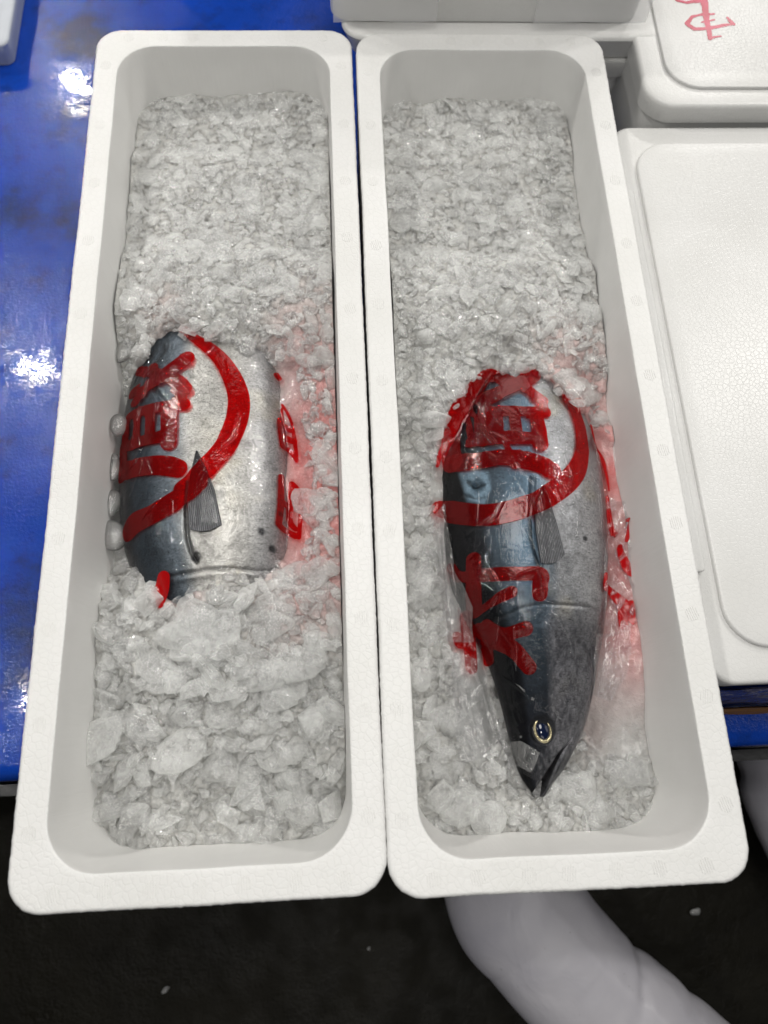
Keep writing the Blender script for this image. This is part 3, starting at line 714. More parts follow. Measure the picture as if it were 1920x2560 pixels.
def allowf(fish, outs):
    Q = [np.array([fish.fr.loc(x, y, -.08)[:2] for x, y in o]) for o in outs]
    def f(u, v, z, s):
        for q in Q:
            if float(poly_sdf(np.array([u]), np.array([v]), q)[0]) < s*.5: return False
        t, w = fish.top(np.array(u), np.array(v)); return z > float(t)-.002
    return f
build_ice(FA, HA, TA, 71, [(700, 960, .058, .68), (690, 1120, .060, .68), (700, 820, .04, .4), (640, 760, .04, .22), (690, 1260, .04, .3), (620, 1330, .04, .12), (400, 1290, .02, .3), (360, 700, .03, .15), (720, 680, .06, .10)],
          lambda u, v: .7 if v < -.08 else 1., lambda u, v, rs: (rs.uniform(.005, .017) if v < -.08 else rs.uniform(.004, .011) if v < .16 else rs.uniform(.005, .0145)), allowf(fishA, OUTA), 'crushed ice heaped around the tuna in the left foam box', 5600)
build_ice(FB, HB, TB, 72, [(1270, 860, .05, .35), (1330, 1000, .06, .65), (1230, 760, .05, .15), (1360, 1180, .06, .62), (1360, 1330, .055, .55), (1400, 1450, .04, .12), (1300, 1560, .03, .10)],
          lambda u, v: .7 if v < .0 else 1., lambda u, v, rs: (rs.uniform(.005, .015) if v < .0 else rs.uniform(.004, .011) if v < .16 else rs.uniform(.005, .0145)), allowf(fishB, OUTB), 'crushed ice heaped around the tuna in the right foam box', 5600)

# ------------------------------------------------------------------ big separate ice lumps
def lump(fr, Hm, x, y, rx, ry, label, mat, group, seed, hz=.55, rot=0., z=None, round_=False):
    d = .07
    for _ in range(4):
        q = fr.loc(x, y, -d); d = -float(sample(Hm, q[0], q[1]))
    zz = -d if z is None else z
    q = fr.loc(x, y, zz); a = fr.loc(x+rx, y, zz); b = fr.loc(x, y+ry, zz); sx = np.linalg.norm(a-q); sy = np.linalg.norm(b-q)
    rs = np.random.default_rng(seed)
    import bmesh
    bm = bmesh.new()
    if round_: bmesh.ops.create_icosphere(bm, subdivisions=4, radius=1)
    else:
        m = 11
        for p in rs.normal(size=(m, 3)):
            p = p/np.linalg.norm(p); bm.verts.new(tuple(p*rs.uniform(.9, 1.08)))
        r_ = bmesh.ops.convex_hull(bm, input=bm.verts); bmesh.ops.delete(bm, geom=[g for g in r_['geom_interior'] if isinstance(g, bmesh.types.BMVert)], context='VERTS')
        bmesh.ops.subdivide_edges(bm, edges=list(bm.edges), cuts=3, smooth=.25, use_grid_fill=True); bmesh.ops.triangulate(bm, faces=bm.faces)
        bmesh.ops.subdivide_edges(bm, edges=list(bm.edges), cuts=1, smooth=0, use_grid_fill=True); bmesh.ops.triangulate(bm, faces=bm.faces)
    V = np.array([v.co[:] for v in bm.verts]); bm.verts.index_update(); Fc = np.array([[v.index for v in f.verts] for f in bm.faces]); bm.free()
    s0 = seed*3.1; ph = V*2.2+s0
    n = fbm(ph[:, 0]+ph[:, 2]*.7, ph[:, 1]-ph[:, 2]*.6, 4, seed)
    n2 = fbm(V[:, 0]*9+V[:, 2]*5, V[:, 1]*9-V[:, 2]*5, 3, seed+7)
    V = V*(1+(.05 if round_ else .13)*n+(.004 if round_ else .055)*n2)[:, None]
    V = V @ rotm(rot, 0, 0).T if False else V
    V = V*np.array((sx, sy, min(sx, sy)*hz))
    c, s = math.cos(rot), math.sin(rot); V = V @ np.array([[c, s, 0], [-s, c, 0], [0, 0, 1]])
    V[:, 0] = np.clip(V[:, 0], -UH-q[0], UH-q[0])
    o = mesh('ice_lump', V, Fc, mat)
    p = fr.R @ np.array([q[0], q[1], zz+min(sx, sy)*hz*.25])+fr.c; o.location = tuple(p); o.rotation_euler = (0, 0, fr.a)
    tag(o, label, 'ice', group)
gA = 'large ice lumps lying on the left box of ice'; gB = 'large ice lumps lying on the right box of ice'
lumpsA = [
 (449, 1363, 112, 56, 'largest long cloudy ice slab, just below the exposed flank of the left tuna', LUMP, .40, .15, None, 0),
 (220, 1590, 46, 70, 'tall pale ice lump leaning on the left wall near the bottom of the left box', LUMP, .45, -.2, None, 0),
 (382, 1622, 80, 56, 'broad triangular cloudy ice lump in the lower middle of the left box', LUMP, .40, .3, None, 0),
 (224, 1363, 40, 42, 'rough round ice lump against the left wall, beside the long slab', CLOUDY, .6, 0, None, 0),
 (232, 1432, 22, 24, 'small smooth ice lump under the rough round one at the left wall', LUMP, .6, 0, None, 0),
 (262, 1420, 20, 38, 'narrow upright ice shard right of the small smooth lump by the left wall', CLOUDY, .5, .3, None, 0),
 (593, 1454, 40, 44, 'squarish cloudy ice lump right of the middle of the left box', LUMP, .45, .1, None, 0),
 (507, 1442, 38, 32, 'flat cloudy ice lump touching the lower right end of the long slab', LUMP, .45, -.2, None, 0),
 (372, 1468, 56, 30, 'wide flat ice lump below the long slab in the left box', CLOUDY, .45, .25, None, 0),
 (482, 1535, 28, 25, 'clear round ice lump at the very middle of the loose ice in the left box', CLEAR, .8, 0, None, 1),
 (578, 1556, 33, 30, 'clear egg-shaped ice lump right of the clear round one in the left box', CLEAR, .7, .5, None, 1),
 (649, 1483, 27, 33, 'rounded ice lump near the right wall of the left box, level with the squarish one', CLOUDY, .6, 0, None, 0),
 (590, 1638, 38, 36, 'pale ice lump right of the broad triangular one in the left box', LUMP, .45, 0, None, 0),
 (680, 1390, 36, 30, 'flat pale ice lump at the right wall, level with the long slab', LUMP, .5, 0, None, 0),
 (640, 1230, 34, 26, 'pink-grey ice plate beside the lower end of the red lettering on the left bag', LUMP, .35, .0, None, 0),
 (570, 1245, 22, 16, 'little cloudy ice lump on the gill edge of the left tuna', CLOUDY, .5, .0, None, 0),
 (700, 990, 30, 44, 'rounded ice lump on pink ice near the right wall, higher of two there', LUMP, .45, .2, None, 0),
 (670, 1080, 44, 40, 'big rounded pink ice lump right of the lettering on the left bag', CLOUDY, .45, .2, None, 0),
 (257, 920, 19, 23, 'clear glassy ice ball between the left wall and the red circle, highest there', GLASSY, .9, 0, -.075, 1),
 (246, 1010, 15, 30, 'clear oval ice piece second from the top along the left wall beside the tuna', GLASSY, .8, 0, -.088, 1),
 (243, 1088, 19, 30, 'clear bean-shaped ice piece third from the top along the left wall beside the tuna', GLASSY, .8, -.2, -.092, 1),
 (246, 1158, 30, 34, 'smooth grey ice pebble wedged by the left wall below the red ring end', GLASSY, .6, .3, -.092, 1),
 (272, 757, 20, 30, 'clear tilted ice piece by the left wall at the ice heap above the tuna', GLASSY, .6, -.5, None, 1),
 (480, 1900-250, 18, 40, 'thin upright ice splinter in the lower part of the left box', CLEAR, .5, -.5, None, 0),
 (650, 1740, 48, 44, 'smooth slightly yellow ice lump near the lower right corner of the left box', CLOUDY, .5, .2, None, 0),
 (350, 1760, 44, 36, 'faint flat ice lump near the lower left of the left box', CLOUDY, .45, .1, None, 0),
]
for i, (x, y, rx, ry, lab, mt, hz, rot, z, rd) in enumerate(lumpsA): lump(FA, HA, x, y, rx, ry, lab, mt, gA, 100+i, hz, rot, z, bool(rd))
lumpsB = [
 (993, 1744, 48, 42, 'large smooth round ice lump near the lower left corner of the right box', LUMP, .5, .1, None, 1),
 (1054, 1768, 40, 40, 'milky round ice lump overlapping the large smooth one, on its right', LUMP, .5, .4, None, 1),
 (908, 1458, 24, 38, 'milky upright ice lump at the left wall of the right box beside the bag', LUMP, .5, 0, None, 1),
 (1355, 1668, 50, 40, 'broad clear ice lump right of the tuna snout', CLOUDY, .45, .3, None, 0),
 (908, 1265, 26, 32, 'rounded clear ice lump at the left wall, level with the fin of the right tuna', CLOUDY, .55, 0, None, 1),
 (900, 1180, 20, 26, 'small rounded ice lump above the clear one at the left wall of the right box', CLOUDY, .5, 0, None, 1),
 (925, 1370, 22, 28, 'clear ice lump between bag and left wall, above the milky upright one', CLEAR, .5, 0, None, 1),
 (1290, 1745, 44, 30, 'flat glassy ice lump at the front wall of the right box', CLOUDY, .45, 0, None, 0),
 (1120, 1752, 30, 20, 'small clear ice chip just below the tuna snout', CLEAR, .5, 0, None, 0),
 (950, 1640, 34, 36, 'glassy ice lump left of the tuna eye by the left wall', CLOUDY, .5, 0, None, 0),
]
for i, (x, y, rx, ry, lab, mt, hz, rot, z, rd) in enumerate(lumpsB): lump(FB, HB, x, y, rx, ry, lab, mt, gB, 150+i, hz, rot, z, bool(rd))

# ------------------------------------------------------------------ bag film and print
def clip_grid(sdf, keepv=0.0):
    """marching squares: returns 2D points (grid coordinates) and polygons where sdf < 0"""
    nr, nc = sdf.shape; ins = sdf < 0; P2 = []; Fc = []; vid = {}
    def vert(key, p):
        if key not in vid: vid[key] = len(P2); P2.append(p)
        return vid[key]
    cnt = ins[:-1, :-1].astype(int)+ins[1:, :-1]+ins[:-1, 1:]+ins[1:, 1:]
    for r, c in zip(*np.nonzero(cnt)):
        r = int(r); c = int(c)
        cs = [(r, c), (r, c+1), (r+1, c+1), (r+1, c)]; poly = []
        for k in range(4):
            a, b = cs[k], cs[(k+1) % 4]; sa, sb = sdf[a], sdf[b]
            if sa < 0: poly.append(vert(a, (a[0], a[1])))
            if (sa < 0) != (sb < 0):
                t = sa/(sa-sb); key = ('e',)+tuple(sorted((a, b))); poly.append(vert(key, (a[0]+t*(b[0]-a[0]), a[1]+t*(b[1]-a[1]))))
        if len(poly) > 2: Fc.append(poly)
    return np.array(P2, float), Fc
def film_field(fr, H, fish, seed, lines, nran):
    top, w = fish.top(GU, GV)
    fq = on_fish(fish, FINB[0] if fish is fishA else FINB[1], Z1 if fish is fishA else Z2); fd = poly_sdf(GU, GV, fq)
    f = np.where(top > -.9, top+.0022+.0050*(1-sstep(-.002, .006, fd)), -.2); hs = H+.0035
    # soften the ice surface under the film
    k = 7
    def blur(A, k):
        ker = np.ones(k)/k
        A = np.apply_along_axis(lambda m: np.convolve(np.pad(m, k//2, 'edge'), ker, 'valid'), 0, A)
        return np.apply_along_axis(lambda m: np.convolve(np.pad(m, k//2, 'edge'), ker, 'valid'), 1, A)
    g = blur(np.maximum(hs, f), 7); g2 = blur(blur(g, 11), 11)
    cov = 0
    for o in (COVA if fr is FA else COVB): cov = np.maximum(cov, 1-sstep(-.004, .004, poly_sdf(GU, GV, np.array([fr.loc(x, y, -.05)[:2] for x, y in o]))))
    g = np.where(top > -.9, g*(1-cov)+(f+.0002)*cov, g); g2 = np.where(top > -.9, g2*(1-cov)+(f+.0002)*cov, g2)
    Ff = np.maximum(g*.4+g2*.6, f+.0002)
    rs = np.random.default_rng(seed)
    for (pts, wd, ht) in lines:
        q = np.array([fr.loc(x, y, -.08) for x, y in pts]); d = seg_dist(GU, GV, q); Ff = Ff+ht*np.clip(1-d/wd, 0, 1)**1.2
    for _ in range(nran):
        u = rs.uniform(-.12, .12); v = rs.uniform(-.5, .2); a = rs.normal(1.35, .45); L = rs.uniform(.02, .09); wd = rs.uniform(.0015, .004); ht = rs.uniform(.0006, .0022)
        q = np.array([[u, v], [u+math.cos(a)*L*.5, v+math.sin(a)*L*.5], [u+math.cos(a+.3)*L, v+math.sin(a+.3)*L]]); d = seg_dist(GU, GV, q)
        Ff = Ff+ht*np.clip(1-d/wd, 0, 1)
    return Ff
def filmlines(zoom, ls): return [([zl(zoom, *p) for p in l[0]], l[1], l[2]) for l in ls]
linesB = filmlines(Z2, [([(400, 400), (440, 560), (480, 700), (560, 830)], .003, .003), ([(480, 480), (560, 640), (640, 760), (690, 880)], .003, .003), ([(240, 1130), (300, 1300), (290, 1450), (330, 1600), (380, 1900)], .004, .006),
                        ([(210, 1160), (250, 1400), (270, 1600), (290, 1890)], .003, .005), ([(1120, 900), (1170, 1050), (1190, 1200), (1215, 1400), (1230, 1700)], .004, .006), ([(1130, 700), (1190, 900), (1240, 1040), (1260, 1290), (1320, 1480), (1400, 1560)], .003, .006),
                        ([(1250, 1300), (1330, 1230), (1360, 1160)], .0025, .008), ([(1250, 1300), (1380, 1350), (1480, 1400)], .0025, .006), ([(1400, 1400), (1460, 1530), (1480, 1700)], .002, .004), ([(1250, 1300), (1300, 1400), (1350, 1500)], .0025, .006),
                        ([(490, 1780), (560, 1640), (680, 1540), (850, 1480)], .0025, .002), ([(980, 1400), (1130, 1340), (1210, 1290)], .002, .0015), ([(860, 620), (930, 720), (1040, 830)], .002, .0015)])+\
         filmlines(Z3, [([(500, 370), (620, 450), (730, 560), (800, 600)], .002, .0022), ([(400, 330), (470, 480), (520, 620), (560, 740)], .003, .005), ([(560, 740), (620, 800), (700, 890)], .002, .002), ([(280, 300), (320, 500), (330, 680)], .003, .004),
                        ([(340, 430), (400, 580), (420, 700)], .002, .004), ([(1020, 260), (1080, 380), (1200, 350)], .002, .003), ([(1410, 400), (1400, 560), (1390, 620)], .0015, .003), ([(1190, 250), (1300, 220), (1430, 200)], .0015, .002), ([(1100, 540), (1250, 520), (1400, 540)], .002, .003), ([(1110, 0), (1150, 150), (1140, 330)], .002, .004)])
linesA = filmlines(Z1, [([(420, 380), (430, 520), (380, 700), (330, 900)], .003, .0025), ([(500, 380), (520, 560), (470, 800)], .003, .0015), ([(300, 1060), (360, 1000), (400, 930)], .003, .003), ([(860, 1060), (920, 1130), (1080, 1240)], .002, .0012), ([(1000, 605), (1170, 605)], .0015, .001), ([(980, 440), (1200, 330)], .0015, .001), ([(400, 1340), (560, 1180)], .002, .001), ([(560, 1640), (800, 1590), (1100, 1600)], .002, .0015)])
FLA = film_field(FA, HA0, fishA, 5, linesA, 40); FLB = film_field(FB, HB0, fishB, 6, linesB, 130)
def film_obj(fr, Ff, poly, root, off, mat, name='film', dz=0., zoom=None):
    q = np.array([fr.loc(*(zl(zoom, x, y) if zoom else (x, y)), -.09) for x, y in poly]); sd = poly_sdf(GU, GV, q)+.0012*fbm(GU*120, GV*120, 2, 8)
    p2, Fc = clip_grid(sd); u = p2[:, 1]*GS-UH; v = p2[:, 0]*GS-VH; z = sample(Ff, u, v)+dz
    return mesh(name, np.stack([u, v, z], -1)-off, Fc, mat, root)
def onfilm(fr, Ff, x, y):
    z = -.06
    for _ in range(6): q = fr.loc(x, y, z); z = float(sample(Ff, q[0], q[1]))
    return np.array([q[0], q[1], z])
def print_obj(fr, Ff, root, off, strokes, holes=(), name='red_print', dz=.0006, res=.0008, jit=.0):
    """strokes: (zoom, [(x, y, r), ...]); built as one thin ink layer riding on the film"""
    S = []; bb = [9, 9, -9, -9]
    for zoom, pts in strokes:
        q = []; rad = []
        if len(pts) > 2:
            A = np.array(pts, float); out = []
            for i in range(len(A)-1):
                p0 = A[max(i-1, 0)]; p1 = A[i]; p2 = A[i+1]; p3 = A[min(i+2, len(A)-1)]
                for f in np.linspace(0, 1, 6)[:-1]: out.append(.5*((2*p1)+(-p0+p2)*f+(2*p0-5*p1+4*p2-p3)*f*f+(-p0+3*p1-3*p2+p3)*f**3))
            pts = out+[A[-1]]
        for x, y, r in pts:
            X, Y = zl(zoom, x, y); c = onfilm(fr, Ff, X, Y); e = fr.loc(X+r/zoom[2]*.864, Y, c[2]); q.append(c[:2]); rad.append(max(abs(e[0]-c[0]), .0004))
        q = np.array(q); S.append((q, rad)); m = max(rad)+.002
        bb = [min(bb[0], q[:, 0].min()-m), min(bb[1], q[:, 1].min()-m), max(bb[2], q[:, 0].max()+m), max(bb[3], q[:, 1].max()+m)]
    u = np.arange(bb[0], bb[2], res); v = np.arange(bb[1], bb[3], res); U, V = np.meshgrid(u, v); sd = np.full(U.shape, 9.)
    for q, rad in S: sd = np.minimum(sd, seg_dist(U, V, q, rad))
    for zoom, pts in holes:
        q = np.array([onfilm(fr, Ff, *zl(zoom, x, y))[:2] for x, y in pts]); sd = np.maximum(sd, -poly_sdf(U, V, q))
    sd = np.where((np.abs(U) > UH-.0005), np.maximum(sd, .001), sd)
    if not (sd < 0).any(): return None
    p2, Fc = clip_grid(sd); uu = bb[0]+p2[:, 1]*res; vv = bb[1]+p2[:, 0]*res
    return mesh(name, np.stack([uu, vv, sample(Ff, uu, vv)+dz], -1)-off, Fc, INK2 if name == 'printed_fragment' else INK, root)
bagA = FA.empty('plastic_bag', float(fishA.uc[200]), float(fishA.vs[200]), -.18); tag(bagA, 'clear plastic bag with red circled emblem, tight over the left tuna', 'plastic bag', 'printed bags around the tuna')
bagB = FB.empty('plastic_bag', float(fishB.uc[200]), float(fishB.vs[200]), -.18); tag(bagB, 'clear plastic bag with red print, crumpled around the right tuna down to its snout', 'plastic bag', 'printed bags around the tuna')
film_obj(FA, FLA, [(340, 715), (400, 705), (560, 730), (640, 770), (670, 860), (680, 1000), (680, 1150), (660, 1290), (560, 1320), (400, 1340), (300, 1330), (262, 1200), (258, 900), (280, 750)], bagA, offA, FILM)
film_obj(FB, FLB, [(1010, 800), (1060, 770), (1180, 780), (1290, 870), (1345, 1000), (1385, 1100), (1420, 1280), (1440, 1420), (1440, 1600), (1400, 1690), (1300, 1655), (1262, 1600), (1215, 1556), (1160, 1535), (1122, 1570), (1135, 1625), (1172, 1690), (1125, 1665), (1085, 1655), (1025, 1650), (985, 1560), (975, 1400), (950, 1250), (930, 1120), (930, 980), (950, 800)], bagB, offB, FILM)

# left bag: ring, emblem, side lettering
def R_(pts, r): return [(x, y, r) for x, y in pts]
ringA = (ZA, [(770, 100, 38), (900, 200, 52), (1050, 300, 72), (1190, 430, 88), (1300, 600, 104), (1370, 780, 114), (1385, 950, 117), (1340, 1150, 117), (1240, 1370, 117), (1100, 1540, 115), (930, 1700, 110), (770, 1850, 105)])
ringA2 = (Z1, [(700, 1080, 58), (620, 1150, 60), (520, 1215, 62), (420, 1275, 60), (330, 1320, 66), (290, 1370, 60)])
kA = [(ZA, [(820, 410, 84), (700, 500, 84), (560, 600, 84), (400, 700, 84), (230, 800, 70)]), (ZA, [(450, 520, 60), (440, 660, 70)]),
      (ZA, [(300, 560, 60), (450, 580, 66), (600, 610, 74), (720, 680, 90), (782, 750, 94)]), (ZA, [(700, 780, 70), (740, 850, 80)]), (ZA, [(330, 800, 60), (250, 900, 60)]),
      (ZA, [(785, 920, 74), (650, 930, 66), (450, 965, 66), (280, 1010, 60), (180, 1060, 50)]),
      (ZA, [(618, 960, 96), (622, 1150, 96), (618, 1338, 94)]), (ZA, [(415, 1000, 66), (415, 1300, 66)]), (ZA, [(270, 1060, 52), (255, 1350, 60)]), (ZA, [(160, 1130, 55), (130, 1400, 60)]),
      (ZA, [(110, 1400, 66), (300, 1330, 66), (480, 1285, 70), (600, 1260, 90)]), (ZA, [(150, 1640, 105), (400, 1590, 112), (600, 1592, 118), (720, 1622, 108)]), (ZA, [(120, 1400, 60), (110, 1700, 80)])]
hA = [(ZA, [(470, 1030), (525, 1025), (520, 1200), (465, 1205)]), (ZA, [(310, 1075), (365, 1065), (358, 1238), (302, 1245)]), (ZA, [(190, 1122), (236, 1115), (225, 1275), (186, 1285)]),
      (ZA, [(550, 698), (695, 842), (375, 872), (440, 770)]), (ZA, [(350, 630), (418, 625), (340, 720), (290, 740)])]
print_obj(FA, FLA, bagA, offA, [ringA, ringA2], name='printed_circle')
print_obj(FA, FLA, bagA, offA, kA, hA, name='printed_character')
print_obj(FA, FLA, bagA, offA, [(ZR, [(262, 325, 26), (292, 362, 22)])], name='printed_character')
print_obj(FA, FLA, bagA, offA, [(ZR, [(300, 745, 30), (312, 860, 32), (328, 980, 30)]), (ZR, [(328, 985, 26), (400, 1040, 22), (448, 1120, 16)]), (ZR, [(315, 600, 12), (365, 680, 13), (405, 780, 14), (430, 930, 20), (455, 1120, 14)]), (ZR, [(335, 800, 26), (395, 835, 26)]), (ZR, [(345, 905, 30), (430, 940, 26)]), (ZR, [(310, 640, 14), (320, 760, 16)])], name='printed_character')
print_obj(FA, FLA, bagA, offA, [(ZR, [(307, 1262, 27), (305, 1500, 28), (285, 1690, 28)]), (ZR, [(285, 1700, 26), (340, 1755, 26), (440, 1810, 28)]), (ZR, [(300, 1475, 26), (385, 1550, 26)]), (ZR, [(402, 1330, 28), (390, 1500, 30), (385, 1670, 30), (440, 1745, 22)]), (ZR, [(410, 1325, 20), (465, 1390, 18), (486, 1560, 20), (470, 1820, 22)])], name='printed_character')
print_obj(FA, FLA, bagA, offA, [(Z1, [(500, 1650, 40), (490, 1720, 46), (470, 1800, 34)])], name='printed_fragment', dz=.004)
# right bag
ringB = (ZB, [(1050, 280, 22), (1140, 370, 38), (1225, 500, 50), (1285, 640, 56), (1312, 780, 58), (1310, 920, 66), (1265, 1050, 84), (1180, 1150, 92), (1060, 1240, 92), (900, 1325, 92), (700, 1390, 92), (500, 1420, 92), (300, 1405, 90), (180, 1380, 78), (125, 1362, 60)])
ringB2 = (ZB, [(520, 260, 50), (400, 400, 70), (290, 560, 75), (235, 720, 75), (215, 880, 75), (235, 990, 75)])
kB = [(ZB, [(895, 262, 72), (780, 340, 70), (640, 400, 66), (500, 470, 66), (400, 500, 60)]), (ZB, [(520, 260, 50), (650, 290, 66), (780, 350, 68), (900, 420, 60), (985, 470, 50)]), (ZB, [(520, 440, 60), (620, 400, 60)]), (ZB, [(975, 470, 50), (985, 540, 50)]),
      (ZB, [(1000, 565, 56), (880, 570, 58), (700, 560, 58), (520, 560, 50), (420, 570, 45)]), (ZB, [(930, 600, 58), (955, 730, 66), (965, 830, 68)]), (ZB, [(755, 600, 52), (765, 760, 55)]), (ZB, [(590, 590, 62), (600, 760, 62)]), (ZB, [(480, 560, 62), (480, 800, 60)]), (ZB, [(680, 570, 50), (850, 570, 50)]), (ZB, [(600, 770, 60), (850, 780, 60)]), (ZB, [(920, 780, 55), (700, 780, 55), (500, 800, 50), (380, 820, 45)]),
      (ZB, [(1065, 1050, 76), (980, 1005, 78), (820, 960, 82), (640, 940, 70), (450, 970, 75), (250, 990, 80)]), (ZB, [(370, 370, 22), (480, 520, 24), (600, 690, 24), (700, 870, 26), (750, 1010, 30)]), (ZB, [(310, 480, 26), (360, 640, 26), (400, 830, 26)])]
hB = [(ZB, [(655, 602), (700, 598), (718, 718), (672, 724)]), (ZB, [(800, 602), (842, 598), (872, 714), (818, 720)]), (ZB, [(665, 440), (790, 385), (860, 420), (925, 505), (780, 495), (600, 500)]), (ZB, [(455, 325), (590, 312), (600, 345), (460, 385)]), (ZB, [(320, 660), (350, 650), (345, 830), (310, 890)]), (ZB, [(400, 480), (445, 520), (440, 590), (410, 560)])]
print_obj(FB, FLB, bagB, offB, [ringB, ringB2], [(ZB, [(320, 660), (350, 650), (345, 830), (310, 890)])], name='printed_circle')
print_obj(FB, FLB, bagB, offB, kB, hB, name='printed_character')
print_obj(FB, FLB, bagB, offB, [(ZC, [(430, 245, 72), (430, 420, 72), (430, 600, 72), (440, 780, 70)]), (ZC, [(195, 330, 42), (260, 420, 48), (420, 420, 62), (620, 400, 72), (900, 390, 72), (1125, 400, 76), (1120, 500, 80), (1118, 600, 80)]), (ZC, [(825, 580, 62), (700, 640, 54), (580, 720, 36), (460, 800, 40)])], name='printed_character')
print_obj(FB, FLB, bagB, offB, [(ZC, [(340, 825, 46), (365, 1000, 66), (395, 1200, 68), (412, 1365, 66)]), (ZC, [(255, 1040, 45), (290, 1115, 48), (380, 1120, 40)]), (ZC, [(560, 920, 52), (680, 1010, 66), (800, 1010, 64), (970, 960, 76)]), (ZC, [(470, 960, 50), (540, 1010, 60)]), (ZC, [(580, 1080, 60), (720, 1110, 80), (850, 1180, 78), (930, 1270, 76), (1005, 1360, 76)]), (ZC, [(570, 1160, 46), (580, 1310, 46)])], name='printed_character')
for st in ([(240, 1030, 20), (255, 1170, 24), (275, 1310, 26)], [(392, 1190, 12), (395, 1280, 18), (375, 1350, 14)], [(320, 1400, 16), (350, 1490, 30), (400, 1580, 32), (445, 1610, 20)],
           [(225, 1605, 16), (235, 1700, 32), (290, 1770, 38), (360, 1830, 42), (400, 1900, 38), (420, 1970, 12)], [(345, 1850, 36), (350, 1980, 34)], [(412, 1815, 20), (418, 1900, 20)],
           [(110, 490, 8), (150, 640, 12), (190, 740, 22), (225, 860, 12), (245, 980, 6)]):
    print_obj(FB, FLB, bagB, offB, [(ZS, st)], name='printed_fragment', dz=.0012)
print_obj(FB, FLB, bagB, offB, [(ZB, [(150, 850, 12), (125, 940, 20), (112, 1010, 16)])], name='printed_fragment')

# crumpled loose sheets of the bag (folded film)
def crumple(fr, Ff, poly, root, off, seed, zoom, amp=.006, lift=.004, name='film_fold'):
    q = np.array([fr.loc(*zl(zoom, x, y), -.085) for x, y in poly]); u0, v0 = q[:, 0].min(), q[:, 1].min(); u1, v1 = q[:, 0].max(), q[:, 1].max(); res = .0016
    U, V = np.meshgrid(np.arange(u0-.002, u1+.002, res), np.arange(v0-.002, v1+.002, res)); sd = poly_sdf(U, V, q)+.0015*fbm(U*80, V*80, 2, seed)
    rs = np.random.default_rng(seed); Z = np.zeros_like(U)
    for k in range(6):                      # folded planes: triangle waves in random directions
        a = rs.normal(0, .7); ph = rs.uniform(0, 9); f = rs.uniform(25, 70); t = (U*math.cos(a)+V*math.sin(a)+.006*fbm(U*25, V*25, 2, seed+k))*f+ph
        Z += (np.abs((t % 1)-.5)*2)*rs.uniform(.3, 1.)
    Z = lift+amp*(Z/6-.3)
    p2, Fc = clip_grid(sd); uu = u0-.002+p2[:, 1]*res; vv = v0-.002+p2[:, 0]*res
    j = np.clip(p2[:, 0].astype(int), 0, Z.shape[0]-2); i = np.clip(p2[:, 1].astype(int), 0, Z.shape[1]-2)
    zz = sample(Ff, uu, vv)+Z[j, i]
    return mesh(name, np.stack([uu, vv, zz], -1)-off, Fc, FILM2, root)
crumple(FB, FLB, [(200, 1150), (260, 1100), (320, 1480), (420, 1700), (450, 1896), (280, 1896), (240, 1500)], bagB, offB, 3, Z2, .016)
crumple(FB, FLB, [(270, 250), (440, 300), (520, 560), (575, 700), (560, 800), (330, 850), (300, 600)], bagB, offB, 4, Z3, .018)
crumple(FB, FLB, [(1210, 1030), (1330, 1080), (1370, 1200), (1480, 1400), (1500, 1560), (1400, 1640), (1380, 1830), (1220, 1880), (1190, 1500)], bagB, offB, 5, Z2, .022, .002)
crumple(FB, FLB, [(1000, 180), (1210, 150), (1200, 350), (1130, 520), (1010, 480)], bagB, offB, 6, Z3, .018, .002)
crumple(FB, FLB, [(565, 735), (640, 730), (740, 790), (700, 900), (600, 850)], bagB, offB, 7, Z3, .004, .001)

# ------------------------------------------------------------------ neighbouring boxes and lids
def rr_solid(name, cx, cy, hx, hy, r, z0, z1, mat, parent, taper=0., bev=.004, off=(0, 0, 0), n=(40, 40)):
    global RN
    RN = n; rows = []
    def add(d, z): p = rrect(hx-d, hy-d, max(r-d*.5, .002), cx=cx, cy=cy); rows.append(np.column_stack([p, np.full(len(p), z)]))
    add(taper+.02, z0); add(taper, z0); add(taper*.5, (z0+z1)/2)
    for a in (0, .35, .7, 1): add(bev*(1-math.cos(a*math.pi/2)), z1-bev+bev*math.sin(a*math.pi/2))
    add(.02 if min(hx, hy) > .03 else min(hx, hy)*.6, z1); 
    V = np.array(rows); nr, nc, _ = V.shape
    Fq = list(map(tuple, gridfaces(nr, nc, True)))+[tuple(range((nr-1)*nc, nr*nc))]+[tuple(reversed(range(nc)))]
    o = mesh(name, V.reshape(-1, 3)-np.array(off), Fq, mat, parent, smooth=False)
    return o
def smooth_by_angle(o, deg=35):
    o.data.polygons.foreach_set('use_smooth', [True]*len(o.data.polygons)); o.data.set_sharp_from_angle(angle=math.radians(deg))
# lidded box right beside the right box
x0, y0 = P(1345, 268, -.03)[:2]; yf = -.3775; x0 = .372
cx, cy, hx, hy = (x0+.86)/2, (y0+yf)/2, (.86-x0)/2, (y0-yf)/2
r1 = empty('lidded_foam_box', (cx, cy, TZ)); o1 = (cx, cy, TZ)
tag(r1, 'closed wet white foam box with a raised-panel lid, right of the open tuna boxes', 'foam box', 'closed foam boxes')
for ob in (rr_solid('box_body', cx, cy, hx-.006, hy-.006, .03, TZ, -.072, EPSB, r1, .004, .003, o1),
           rr_solid('lid', cx, cy, hx, hy, .03, -.068, -.034, EPSB, r1, .001, .005, o1)): smooth_by_angle(ob)
pl = P(1365, 310, -.03); pb = P(1600, 1400, -.03)
px0 = pl[0]; py1 = pl[1]; py0 = pb[1]
ob = rr_solid('lid_panel', (px0+.83)/2, (py0+py1)/2, (.83-px0)/2, (py1-py0)/2, .05, -.036, -.028, EPSB, r1, 0, .003, o1); smooth_by_angle(ob)
